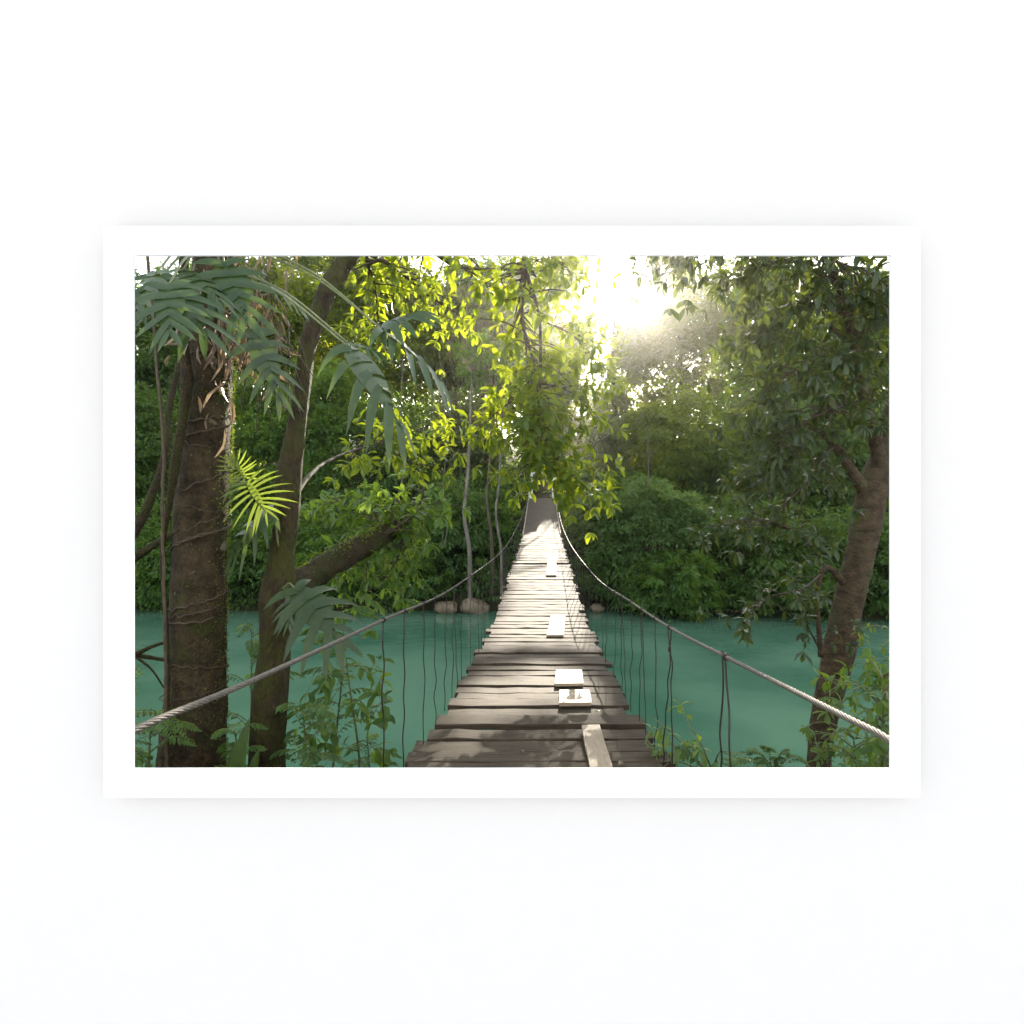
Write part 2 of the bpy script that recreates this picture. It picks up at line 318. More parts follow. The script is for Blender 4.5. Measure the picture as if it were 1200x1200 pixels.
def rosette_spray(mbL, mbT, path, rad, n_tw, tw_len, L, W, nl=6, tmpl=OVAL, culling=False, droop=.5, spread=1., start=.15, hang=.25):
    """a limb with side twigs, each carrying whorls of broad leaves"""
    p, r = smoothpath(path, rad, max(12, len(path)*8))
    tube(mbT, p, r, 7)
    for i in range(n_tw):
        f = start+(1-start)*(i+rng.uniform(0, 1))/n_tw; k = min(int(f*(len(p)-1)), len(p)-2)
        base = p[k]; ax = nrm(p[k+1]-p[k]); d = nrm(rng.normal(0, 1, 3)*V(1, 1, .6)*spread+ax*.8-V(0, 0, hang))
        ln = tw_len*rng.uniform(.5, 1.2)
        q = [base, base+d*ln*.5+V(0, 0, .03*ln), base+d*ln-V(0, 0, .12*ln)]
        tube(mbT, q, [r[k]*.45+.002, r[k]*.3+.0015, .0015], 4, 6, cap=False)
        for j, fr in enumerate((.55, 1.0)):
            c = q[0]*(1-fr)+q[2]*fr if fr < 1 else q[2]
            m = rng.integers(max(2, nl-2), nl+2) if fr == 1 else max(2, nl//2)
            th = rng.uniform(0, 6.28)+np.arange(m)*2*PI/m+rng.normal(0, .2, m)
            a = nrm(np.cross(d, V(0, 0, 1)+rng.normal(0, .1, 3))); bb = np.cross(d, a)
            out = np.cos(th)[:, None]*a+np.sin(th)[:, None]*bb+d*.55; out[:, 2] -= droop
            out[:, 2] += rng.normal(0, .15, m)
            up = np.tile(V(0, 0, 1), (m, 1))+d*.3+rng.normal(0, .25, (m, 3))
            l = L*rng.uniform(.6, 1.15, m)
            pos = np.tile(c, (m, 1))
            kk = keep(pos) if culling else np.ones(m, bool)
            leaves(mbL, pos[kk], out[kk], up[kk], l[kk], (l*W)[kk], tmpl, np.clip(rng.normal(.5, .25, m), 0, 1)[kk])
def pinnate(mbL, mbT, path, n, L, W, rad=.004, tmpl=KITE, droop=.3):
    """a frond: leaflets in two rows along a rachis"""
    p, r = smoothpath(path, np.linspace(rad, rad*.3, len(path)), n)
    tube(mbT, p, r, 4, cap=False)
    t = nrm(np.gradient(p, axis=0)); s = nrm(np.cross(t, V(0, 0, 1)))
    prof = np.sin(np.linspace(.35, PI*.95, n))
    for sg in (-1, 1):
        out = s*sg+t*.55-V(0, 0, droop)+rng.normal(0, .08, (n, 3))
        leaves(mbL, p, out, np.tile(V(0, 0, 1), (n, 1))+rng.normal(0, .15, (n, 3)), L*prof, L*W*np.ones(n), tmpl, np.clip(rng.normal(.5, .2, n), 0, 1))
def lobed_leaf(mb, base, d, up, L, W=.82, n=6, sag=.35, tint=.5, blade=.25, fing=.074):
    """a deeply cut climbing-plant leaf: narrow blade along a curved midrib with drooping fingers"""
    d = nrm(np.asarray(d, float)); s = nrm(np.cross(np.asarray(up, float), d)); u = np.cross(d, s)
    m = 12; t = np.linspace(0, 1, m)
    mid = np.asarray(base)+d*(t*L)[:, None]-V(0, 0, 1)*(sag*.5*L*t**2)[:, None]
    tg = nrm(np.gradient(mid, axis=0)); un = nrm(np.cross(tg, s))*-1
    hw = blade*L*np.sin(np.clip(t*1.05+.12, 0, 1)*PI)+.004
    v = np.concatenate([mid+s*hw[:, None]+un*.02*L, mid, mid-s*hw[:, None]+un*.02*L])
    q = [[i, i+1, m+i+1, m+i] for i in range(m-1)]+[[m+i, m+i+1, 2*m+i+1, 2*m+i] for i in range(m-1)]
    mb.add(v, None, q, tint)
    for sg in (-1, 1):
        for k in range(n):
            f = (k+.3)/n; i = f*(m-1); c = np.array([np.interp(i, np.arange(m), mid[:, a]) for a in range(3)]); tt = tg[int(i)]
            ang = math.radians(128-112*f+rng.normal(0, 4)); ln = L*W*.62*(.55+.75*math.sin(min(1, f*.95+.12)*PI)**.8)*rng.uniform(.9, 1.08)
            o = tt*math.cos(ang)+s*sg*math.sin(ang)
            ks = 5; w = np.linspace(0, 1, ks); w0 = fing*L*(1-.3*f)
            pr = np.array([.75, 1, 1.05, .75, .03])*w0*rng.uniform(.85, 1.1)
            cl = c+o*(w*ln)[:, None]+tt*(w**2*ln*.18)[:, None]-V(0, 0, 1)*(sag*ln*w**2)[:, None]+u*(.02*L)
            ac = nrm(tt-o*np.dot(tt, o))*1.
            ac = nrm(np.cross(o, u+rng.normal(0, .12, 3)))
            a1 = cl+ac*pr[:, None]; a2 = cl-ac*pr[:, None]; cm = cl-u*(pr*.25)[:, None]
            vv = np.concatenate([a1, cm, a2])
            qq = [[i, i+1, ks+i+1, ks+i] for i in range(ks-1)]+[[ks+i, ks+i+1, 2*ks+i+1, 2*ks+i] for i in range(ks-1)]
            mb.add(vv, None, qq, float(np.clip(tint+rng.normal(0, .08), 0, 1)))

# ------------------------------------------------------------------ setting
def terrain():
    ys = np.concatenate([[-300, -100, -40, -15, -6, 0], np.arange(.9, 12.2, .5), np.arange(12.5, 27, 2.), np.arange(27, 40, .5), np.arange(41, 70, 2.5), [75, 85, 100, 130, 170, 230, 320]])
    xs = np.concatenate([[-320, -200, -120, -80, -60], np.arange(-48, 48.1, 1.2), [60, 80, 120, 200, 320]])
    X, Y = np.meshgrid(xs, ys)
    shore = 28.6+.9*np.sin(X*.23+.6)+.5*np.sin(X*1.3+1)+.5*np.sin(X*.61)-np.clip((X-8)/16, 0, 1)*3.0
    shore = np.where(np.abs(X-1.8) < 2.2, 28.7, shore)
    ye = Y-(shore-28.7)*np.clip((Y-20)/8, 0, 1)
    z = np.interp(ye, [-300, .9, 2.2, 4, 8, 10.8, 13, 26, 28.4, 29.2, 31, 34, 40, 60, 120, 330], [-1.66, -1.68, -1.95, -2.45, -4.75, -6.0, -7.5, -7.5, -6.0, -5.1, -3.4, -1.2, 1.6, 6.5, 16, 45])
    mound = np.exp(-((X-1.8)/1.9)**4)*np.clip((Y-29.2)/1.0, 0, 1)*np.clip((42-Y)/6, 0, 1)
    z = z*(1-mound)+np.maximum(z, .55)*mound
    nz = .18*np.sin(X*1.7+Y*.9)+.14*np.sin(X*.8-Y*1.9)+.1*np.sin(X*3.1+Y*2.7)
    z = z+nz*np.clip((ye-2)/6, 0, 1)*np.where(ye > 28, 1.6, .6)
    m, n = X.shape; mb = MB(); i, j = np.meshgrid(np.arange(m-1), np.arange(n-1), indexing='ij')
    q = np.stack([i*n+j, i*n+j+1, (i+1)*n+j+1, (i+1)*n+j], -1).reshape(-1, 4)
    mb.add(np.stack([X, Y, z], -1).reshape(-1, 3), None, q)
    tag(mb.build('ground', 'ground'), kind='structure')
terrain()
WZ = -5.5
mb = MB(); mb.add([[-300, 9, WZ], [300, 9, WZ], [300, 33, WZ], [-300, 33, WZ]], None, [[0, 1, 2, 3]])
tag(mb.build('river', 'water', smooth=False), kind='structure')
mb = MB(); box(mb, (0, -7.02, -1.60), (22, 15.9, .1))
tag(mb.build('bounce_floor', 'floor', smooth=False), kind='structure')  # unseen pale floor behind the camera, added to bounce light onto the wall

# white wall and the poster's white border standing off it, with the opening on the place it shows
def ring(mb, y0, y1, ow, oh, iw, ih, z_lo=None):
    zl = -oh if z_lo is None else z_lo
    O = [(-ow, zl), (ow, zl), (ow, oh), (-ow, oh)]; I = [(-iw, -ih), (iw, -ih), (iw, ih), (-iw, ih)]
    v = [(x, y0, z) for x, z in O]+[(x, y0, z) for x, z in I]+[(x, y1, z) for x, z in O]+[(x, y1, z) for x, z in I]
    q = []
    for k in range(4):
        k2 = (k+1) % 4
        q += [[k, k2, 4+k2, 4+k], [8+k2, 8+k, 12+k, 12+k2], [k2, k, 8+k, 8+k2], [4+k, 4+k2, 12+k2, 12+k]]
    mb.add(v, None, q)
PY = .900; ZC = 0.0
mb = MB(); ring(mb, PY+.032, PY+.05, 3.6, 1.5, .7065, .489, z_lo=-1.548)
tag(mb.build('white_wall', 'wall', smooth=False), 'plain white wall all around the poster', 'wall')
pr = thing('poster_frame', (0, PY, -.5025), 'wide plain white poster border standing just proud of the white wall', 'poster border')
mb = MB(); ring(mb, PY, PY+.004, .7175, .5025, .666, .4515); mb.build('border_sheet', 'paper', pr, smooth=False)
mb = MB(); ring(mb, PY+.0045, PY+.0315, .7165, .5015, .690, .475); mb.build('shade_spacer', 'spacer', pr, smooth=False)  # hidden dark spacer added to stop light leaks and deepen shade round the border

# ------------------------------------------------------------------ the bridge
bridge = thing('suspension_bridge', (deck_x(3.), 3., deck_z(3.)), 'narrow rope and plank suspension bridge crossing the turquoise river to the far bank', 'bridge')
d = 1.15; k = 0; far = MB(); n_plank = 0
while d < 30.3:
    w = rng.uniform(.165, .225) if d < 21 else .2
    gap = rng.choice([.018, .03, .045, .065], p=[.25, .35, .25, .15]) if d < 21 else .008
    c = d+w/2; slope = (deck_z(c+.1)-deck_z(c-.1))/.2; z = float(deck_z(c))-.0175+rng.normal(0, .009 if d < 21 else .003)
    hw = .8*(1+(rng.normal(0, .028) if d < 21 else 0)); sh = rng.normal(0, .02) if d < 21 else 0
    mb = far if n_plank >= 98 else MB()
    # plank: slightly cupped board with worn ends
    nx = 9; xs = np.linspace(-hw, hw, nx)+0; wob = rng.normal(0, .0035, nx); tb = rng.normal(0, .003, nx); rz = rng.normal(0, .006)
    prof = [(-w/2, -.028), (-w/2, .012), (-w/2+.006, .0175), (w/2-.006, .0175), (w/2, .012), (w/2, -.028)]
    vv = []
    for a, x in enumerate(xs):
        for (yy, zz) in prof:
            e = rng.normal(0, .006) if a in (0, nx-1) else 0
            vv.append((deck_x(c)+sh+x+e, c+yy+wob[a]+x*rz, z+zz+tb[a]+yy*slope+abs(x)*rng.normal(0, .0006)))
    q = [[a*6+b, (a+1)*6+b, (a+1)*6+(b+1) % 6, a*6+(b+1) % 6] for a in range(nx-1) for b in range(6)]
    tr = [[0, b, b+1] for b in range(1, 5)]+[[(nx-1)*6, (nx-1)*6+b+1, (nx-1)*6+b] for b in range(1, 5)]
    tn = float(rng.uniform(.25, 1)); mb.add(vv, tr, q, np.r_[np.full(len(tr), tn*.5), [0. if b in (0, 4, 5) else tn for a in range(nx-1) for b in range(6)]])  # front, rear and under faces tinted dark: shade painted into the colour
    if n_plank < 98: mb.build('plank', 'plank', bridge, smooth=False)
    n_plank += 1; d += w+gap
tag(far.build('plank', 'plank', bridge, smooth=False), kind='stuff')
# runners under the deck
dd = np.linspace(1.1, 30.1, 70)
for s in (-.55, .55):
    mb = MB(); tube(mb, np.stack([deck_x(dd)+s, dd, deck_z(dd)-.075], 1), .032, 8); mb.build('runner_beam', 'plank', bridge)
for s in (-.79, .79):
    dr = np.linspace(21.2, 30.1, 20); mb = MB(); tube(mb, np.stack([deck_x(dr)+s, dr, deck_z(dr)+.03], 1), .028, 6); mb.build('kerb_rail', 'plank', bridge)
CL = np.array([[.99, -.49], [1.05, -.45], [1.51, -.49], [2.71, -.57], [5.1, -.72], [10.96, -.80], [16.5, -.52], [21.9, -.07], [27.4, .73], [30.0, 1.25]])
CR = np.array([[1.0, -.52], [1.12, -.50], [1.34, -.52], [2.12, -.6], [3.06, -.69], [4.34, -.77], [7.35, -.93], [12.8, -.92], [17.5, -.72], [21.7, -.35], [27.5, .62], [30.0, 1.2]])
def cable_path(A, s, n=1500):
    q, _ = smoothpath(A, np.ones(len(A)), n); return np.stack([deck_x(q[:, 0])+s*.8, q[:, 0], q[:, 1]], 1)
cab = {}
for s, A in ((-1, CL), (1, CR)):
    P = cable_path(A, s, 2600); cab[s] = P
    # resample evenly, then lay six strands round it
    L = np.r_[0, np.cumsum(np.linalg.norm(np.diff(P, axis=0), axis=1))]
    S = np.concatenate([np.arange(0, 7, .009), np.arange(7, L[-1], .045)])
    Q = np.stack([np.interp(S, L, P[:, a]) for a in range(3)], 1); t = nrm(np.gradient(Q, axis=0)); a = nrm(np.cross(t, V(0, 0, 1))); b = np.cross(t, a)
    mb = MB()
    for st in range(6):
        ph = st*PI/3+S/.085*2*PI/1.3
        pp = Q+(np.cos(ph)[:, None]*a+np.sin(ph)[:, None]*b)*.0052
        tube(mb, pp, .0036, 5)
    mb.build('steel_cable', 'steel', bridge)
    tube_end = MB(); tube(tube_end, [(Q[0][0]+s*.02, Q[0][1]-.0, -1.9), (Q[0][0]+s*.02, Q[0][1], -.42)], .02, 12); tube_end.build('anchor_post', 'post', bridge)
def on_cable(s, d): P = cab[s]; return np.array([np.interp(d, P[:, 1], P[:, a]) for a in range(3)])
def hanger(s, d, kind=0):
    top = on_cable(s, d); bx = deck_x(d)+s*(.80+rng.normal(0, .015)); bot = V(bx, d+rng.normal(0, .03), deck_z(d)-.05)
    mb = MB(); rr = .0042 if d < 3.4 else .0036 if d < 9 else .006
    def wire(a, b, sag):
        n = 9; t = np.linspace(0, 1, n)[:, None]; p = a*(1-t)+b*t; w = rng.normal(0, sag, (n, 3))*V(1, 1, 0); w[0] = w[-1] = 0
        tube(mb, p+w, rr, 5, 22)
    sg = .007 if d < 9 else .005
    if kind == 0: wire(top, bot, sg)
    elif kind == 1:      # one wire thrown over the cable, both legs hanging
        a = top+V(0, .012, .016); b1 = bot+V(-.01, -.10, 0); b2 = bot+V(.01, .16, 0)
        wire(a, b1, sg*.6); wire(a+V(0, .03, 0), b2, sg*.6)
    else:                # a small loop twisted into a knot, then two legs
        kx = top*.86+bot*.14
        wire(top+V(0, -.03, 0), kx, .001); wire(top+V(0, .04, 0), kx, .001)
        wire(kx, bot+V(0, -.08, 0), sg*.7); wire(kx, bot+V(0, .12, 0), sg)
        tube(mb, [kx+V(0, 0, .012), kx-V(0, 0, .015)], .009, 7)
    # a turn of wire round the cable
    th = np.linspace(0, 4*PI, 24); tube(mb, np.stack([top[0]+.0115*np.cos(th), top[1]+np.linspace(-.008, .008, 24), top[2]+.0115*np.sin(th)], 1), rr, 5)
    mb.build('hanger_wire', 'wire', bridge)
for s in (-1, 1):
    ds = [2.7, 3.1, 3.6, 3.98, 4.45, 4.85] if s < 0 else [2.12, 3.06, 3.45, 3.9, 4.4, 4.9]
    ds += list(np.arange(5.35, 12, .6))+list(np.arange(12.3, 29, .9))
    for d in ds:
        kd = 0
        if s > 0 and d == 2.12: kd = 1
        elif s > 0 and d == 3.06: kd = 2
        elif 3 < d < 12 and rng.uniform() < .2: kd = 1
        hanger(s, d+(rng.normal(0, .04) if d > 5 else 0), kd)
for x0, y0 in ((-.66, 30.25), (.72, 30.25)):
    mb = MB(); box(mb, (deck_x(30)+x0, y0, 1.0), (.24, .24, 3.2)); box(mb, (deck_x(30)+x0, y0, 2.64), (.30, .30, .08)); mb.build('end_post', 'post', bridge, smooth=False)
mb = MB(); box(mb, (deck_x(30)+.03, 30.25, 2.3), (1.10, .14, .14)); mb.build('cross_beam', 'post', bridge, smooth=False)

# loose boards lying on the deck
def board(x0, x1, d0, d1, skew, label, th=.03):
    dm = (d0+d1)/2; slope = (deck_z(d1)-deck_z(d0))/(d1-d0); mb = MB()
    z = float(max(deck_z(d0), deck_z(d1), deck_z(dm)))+.009+th/2
    z = float(deck_z(dm))+.012+th/2
    n = 7; xs = [-(x1-x0)/2, (x1-x0)/2]; vv = []; q = []
    for a in range(n):
        f = a/(n-1)-.5; yy = f*(d1-d0); wv = rng.normal(0, .0015)
        for sx in (-1, 1):
            for sz in (-1, 1): vv.append(((x0+x1)/2+sx*(x1-x0)/2+skew*f+wv, dm+yy+(sx*.004 if a in (0, n-1) else 0), z+sz*th/2+yy*slope+.002*math.sin(a*2.)))
    for a in range(n-1):
        for e, g in ((0, 1), (1, 3), (3, 2), (2, 0)): q.append([a*4+e, a*4+g, (a+1)*4+g, (a+1)*4+e])
    q += [[0, 2, 3, 1], [(n-1)*4, (n-1)*4+1, (n-1)*4+3, (n-1)*4+2]]
    mb.add(vv, None, q, float(rng.uniform(.6, 1))); o = mb.build('loose_board', 'board', smooth=False, origin=((x0+x1)/2, dm, z-th/2))
    tag(o, label, 'board', 'loose boards lying on the bridge deck')
board(.475, .610, 2.62, 3.80, .08, 'long narrow pale board nearest of the boards on the deck')
board(.424, .702, 4.38, 4.78, .04, 'wide squarish pale board on the deck, just beyond the long nearest one')
board(.450, .728, 5.00, 5.56, .06, 'short pale board on the deck, third from the near end')
board(.60, .85, 7.60, 9.0, .17, 'sunlit whitish board lying lengthwise in the middle of the deck')
board(1.01, 1.26, 12.9, 16.4, .28, 'farthest thin white board lying lengthwise on the deck')

for x, y, a, L_, lb in ((.645, 3.12, .9, .075, 'small curled brown dead leaf on the deck, right of the longest board'), (.69, 4.22, .1, .06, 'tiny dead leaf on the deck beside the wide squarish board'), (.08, 3.35, 2., .055, 'tiny dry twig like leaf on the near left planks')):
    mb = MB(); leaves(mb, np.array([V(x, y, deck_z(y)+.015)]), np.array([V(math.cos(a), math.sin(a), .12)]), np.array([V(.25, -.2, 1)]), L_, L_*.38, OVAL, np.array([.3]))
    o = mb.build('dead_leaf', 'dry', origin=(x, y, float(deck_z(y))+.01)); o.modifiers.new('thick', 'SOLIDIFY').thickness = .002; tag(o, lb, 'leaf', 'dead leaves on the deck')

# ------------------------------------------------------------------ left big trunk
def bigtrunk():
    t = thing('mossy_tree', at(224, 900, 4.4)*V(1, 1, 0)+V(0, 0, -2.6), 'thick straight reddish brown trunk wrapped in thin roots at the left edge', 'tree')
    P = [V(at(224, 900, 4.4)[0], 4.4, -2.75), at(225, 895, 4.4), at(230, 800, 4.4), at(233, 700, 4.4), at(236, 600, 4.4), at(242, 500, 4.4), at(248, 400, 4.4), at(253, 300, 4.4), at(256, 150, 4.5), at(262, -100, 4.6), at(262, -300, 4.7), at(240, -560, 4.8)]
    R = [.36, .265, .222, .208, .200, .19, .172, .172, .165, .15, .12, .07]
    mb = MB(); tube(mb, P, R, 40, 110, lump=.035); mb.build('trunk', 'bark_big', t)
    # thin roots wound round the trunk
    for k in range(15):
        mb = MB(); z0 = rng.uniform(-1.6, 1.4); th = np.linspace(0, rng.uniform(2.2, 4.5), 22)+rng.uniform(2.6, 4.6)
        zz = z0+np.linspace(0, rng.uniform(-.25, .35), 22)+rng.normal(0, .008, 22)
        cx = np.interp(zz, [-2.2, -.7, 1.5, 2.2], [-2.75, -2.69, -2.58, -2.545]); rr = np.interp(zz, [-2.2, -.7, 1.5, 2.2], [.27, .215, .19, .185])+.008
        tube(mb, np.stack([cx+rr*np.cos(th), 4.4+rr*np.sin(th), zz], 1), rng.uniform(.004, .009), 5, 40); mb.build('clinging_root', 'twig', t)
    mb = MB()      # moss fringe: tiny leaves in the bark
    m = 2600; zz = rng.uniform(-2.2, 2.3, m); th = rng.normal(.5, .75, m); cx = np.interp(zz, [-2.2, -.7, 1.5, 2.2], [-2.75, -2.69, -2.58, -2.545]); rr = np.interp(zz, [-2.2, -.7, 1.5, 2.2], [.262, .21, .185, .18])
    o = np.stack([np.cos(th), np.sin(th), np.zeros(m)], 1); leaves(mb, np.stack([cx, np.full(m, 4.4), zz], 1)+o*rr[:, None], o+rng.normal(0, .5, (m, 3)), rng.normal(0, 1, (m, 3)), rng.uniform(.012, .03, m), .008)
    tag(mb.build('moss', 'philo_young', t), kind='stuff')
    for k in range(5):
        a = k*1.3; b = at(262, -250-60*k, 4.65); e = b+V(2.4*math.cos(a), 2.4*math.sin(a), 1.6)
        mb = MB(); tube(mb, [b, (b+e)/2+V(0, 0, .3), e], [.06, .04, .015], 7, 12); mb.build('limb', 'bark_big', t)
    mb = MB(); b = at(255, -500, 4.8)
    crown(mb, [(b[0], b[1]-.2, b[2]+.6, 3, 3, 1.6), (b[0]-1.6, b[1]+1, b[2]-.4, 2, 2, 1.2)], 7000, .16, .42, KITE); mb.build('crown', 'leaf_mid', t)
bigtrunk()
# thick pale liana left of the trunk, and a thin one hanging straight
mb = MB(); tube(mb, [at(262, -250, 4.25), at(225, 150, 4.15), at(214, 330, 4.1), at(215, 400, 4.1), at(219, 450, 4.1), at(213, 500, 4.1), at(205, 545, 4.1), at(199, 585, 4.12), at(190, 650, 4.2), at(196, 760, 4.15), at(196, 900, 4.1), V(-2.75, 4.1, -2.7)],
                 [.03, .03, .035, .036, .045, .032, .036, .024, .018, .016, .02, .03], 12, 90, lump=.07)
tag(mb.build('liana', 'bark_moss', origin=(-2.75, 4.1, -2.7)), 'thick knobbly brown liana climbing along the left side of the thick trunk', 'liana')
mb = MB(); tube(mb, [at(150, 60, 3.9), at(189, 480, 3.9), at(190, 600, 3.9), at(193, 720, 3.9), at(194, 830, 3.9), at(196, 905, 3.9), V(-2.6, 3.9, -2.5)], .011, 7, 50, jitter=.003)
tag(mb.build('liana', 'twig', origin=(-2.6, 3.9, -2.5)), 'thin dark liana hanging straight down over the water at the left edge', 'liana')
mb = MB(); tube(mb, [V(-5.2, 4.6, -2.9), at(100, 700, 4.7), at(155, 628, 4.9), at(180, 575, 5.), at(196, 520, 5.1), at(200, 470, 5.2), at(228, 350, 5.3)], [.09, .05, .042, .04, .035, .03, .02], 9, 50, lump=.06)
tube(mb, [at(155, 655, 4.85), at(178, 640, 4.9), at(203, 625, 5.0), at(230, 600, 5.1)], [.045, .035, .03, .02], 8, 20, lump=.06)
tag(mb.build('bare_sapling', 'bark_moss', origin=(-5.2, 4.6, -2.9)), 'crooked bare dark stem crossing behind the liana at the left edge', 'sapling')
mb = MB(); tube(mb, [at(120, 772, 4.2), at(156, 767, 4.3), at(180, 757, 4.35), at(203, 750, 4.4)], [.03, .022, .016, .01], 7, 20, lump=.08)
tube(mb, [at(120, 760, 4.3), at(160, 768, 4.4), at(204, 775, 4.45)], [.026, .022, .012], 7, 20, lump=.08)
tube(mb, [at(160, 770, 4.3), at(178, 785, 4.3), at(192, 806, 4.3)], [.012, .008, .006], 6, 12)
tube(mb, [at(122, 765, 4.25), V(-3.5, 4.2, -2.0), V(-3.6, 4.2, -2.7)], [.03, .035, .04], 7, 12)
tag(mb.build('dead_branch', 'bark_moss', origin=(-3.6, 4.2, -2.7)), 'forked dead mossy branch sticking out over the water at the left edge', 'branch')

# ------------------------------------------------------------------ leaning tree
def leaning():
    t = thing('leaning_tree', (at(316, 900, 4.6)[0], 4.6, -2.9), 'slim dark mossy tree leaning right beside the thick trunk, leafy boughs over the bridge', 'tree')
    P = [V(at(312, 900, 4.6)[0], 4.6, -2.95), at(313, 898, 4.6), at(315, 830, 4.6), at(322, 760, 4.6), at(326, 700, 4.6), at(330, 650, 4.62), at(337, 600, 4.64), at(339, 560, 4.66), at(348, 500, 4.7), at(355, 450, 4.75), at(362, 400, 4.8), at(380, 350, 4.85), at(390, 330, 4.9), at(403, 309, 4.95), at(417, 285, 5.0), at(450, 200, 5.3), at(500, 80, 5.8), at(560, -40, 6.4)]
    R = [.22, .155, .15, .135, .155, .11, .10, .115, .078, .074, .072, .082, .096, .085, .08, .07, .06, .04]
    mb = MB(); tube(mb, P, R, 30, 130, lump=.05); tr = mb.build('trunk', 'bark_lean', t)
    mb = MB(); tube(mb, [at(330, 705, 4.65), at(345, 692, 4.75), at(372, 669, 5.1), at(405, 650, 5.5), at(446, 630, 6.0), at(478, 606, 6.6), at(500, 570, 7.2)], [.15, .135, .135, .135, .12, .07, .03], 18, 60, lump=.13); mb.build('mossy_limb', 'bark_moss', t)
    mb = MB(); m = 900; f = rng.uniform(0, 1, m); A, B = at(340, 688, 4.75), at(446, 624, 6.0); ps = A*(1-f)[:, None]+B*f[:, None]+rng.normal(0, .045, (m, 3))+V(0, 0, .06)
    leaves(mb, ps, rng.normal(0, 1, (m, 3))+V(0, 0, .6), rng.normal(0, 1, (m, 3)), rng.uniform(.02, .05, m), .012); tag(mb.build('moss', 'leaf_yellow', t), kind='stuff')
    # overhanging boughs with whorled leaves
    sp = [  # path, radius, twigs, twiglen, L
        ([at(500, 80, 5.8), at(590, 180, 6.6), at(614, 300, 7.2), at(612, 370, 7.4), at(628, 440, 7.5), at(634, 520, 7.6)], [.05, .045, .035, .028, .018, .008], 60, .62, .20, .42),
        ([at(614, 310, 7.2), at(632, 375, 7.3), at(633, 450, 7.4), at(634, 500, 7.4), at(655, 545, 7.5), at(690, 570, 7.6)], [.03, .024, .020, .016, .010, .005], 46, .5, .20, .45),
        ([at(628, 430, 7.5), at(610, 462, 7.6), at(585, 480, 7.7), at(566, 500, 7.8)], [.018, .012, .009, .004], 20, .45, .21, .1),
        ([at(634, 500, 7.5), at(620, 540, 7.7), at(600, 560, 7.8)], [.012, .009, .004], 14, .4, .19, .1),
        ([at(450, 200, 5.3), at(480, 260, 6.4), at(530, 310, 7.6), at(600, 316, 8.2), at(640, 318, 8.4)], [.05, .04, .026, .016, .008], 34, .7, .17, .3),
        ([at(417, 292, 5.0), at(440, 300, 6.0), at(470, 320, 7.2), at(500, 345, 7.8), at(540, 370, 8.2)], [.04, .03, .022, .014, .006], 30, .6, .17, .25),
        ([at(440, 230, 5.2), at(430, 300, 6.6), at(440, 340, 7.4), at(445, 400, 8.0)], [.04, .03, .02, .008], 20, .55, .16, .4),
        ([at(450, 200, 5.3), at(560, 180, 6.6), at(680, 190, 8), at(760, 230, 9)], [.05, .04, .03, .01], 26, .7, .17, .1),
        ([at(331, 610, 4.65), at(362, 558, 5.4), at(395, 535, 6.4), at(440, 520, 7.6), at(490, 505, 8.2), at(530, 515, 8.6)], [.03, .022, .016, .012, .009, .004], 24, .5, .20, .5),
        ([at(612, 306, 7.2), at(640, 304, 7.3), at(662, 312, 7.4), at(676, 335, 7.5)], [.014, .01, .007, .003], 28, .45, .17, .15),
        ([at(632, 375, 7.3), at(662, 388, 7.3), at(690, 410, 7.4), at(708, 445, 7.4)], [.014, .01, .007, .003], 34, .42, .16, .15),
        ([at(633, 450, 7.4), at(660, 455, 7.4), at(690, 480, 7.4), at(705, 520, 7.5)], [.014, .01, .007, .003], 14, .45, .17, .15),
        ([at(440, 520, 7.6), at(470, 535, 8.0), at(500, 550, 8.2)], [.01, .007, .003], 10, .4, .2, .2),
        ([at(448, 624, 6.0), at(440, 600, 6.3), at(420, 590, 6.6), at(390, 585, 6.8)], [.02, .014, .01, .004], 26, .4, .15, .1),
        ([at(440, 628, 5.9), at(420, 650, 6.1), at(400, 670, 6.3)], [.016, .01, .004], 18, .4, .14, .1),
        ([at(470, 610, 6.5), at(468, 650, 6.5), at(440, 690, 6.5)], [.014, .01, .004], 24, .45, .15, .0),
        ([at(446, 630, 5.9), at(475, 610, 6.0), at(500, 590, 6.3)], [.02, .012, .004], 26, .45, .16, .0),
    ]
    for i, (path, r, n, tl, L, st) in enumerate(sp):
        a, b = MB(), MB(); rosette_spray(a, b, path, r, int(n*1.35), tl*1.15, L*1.0, .42, nl=7, start=st, droop=.28, spread=1.3, hang=.0)
        bo = b.build('bough', 'twig', t); a.build('leaves', 'leaf_broad' if i < 13 else 'leaf_mid', bo)
leaning()

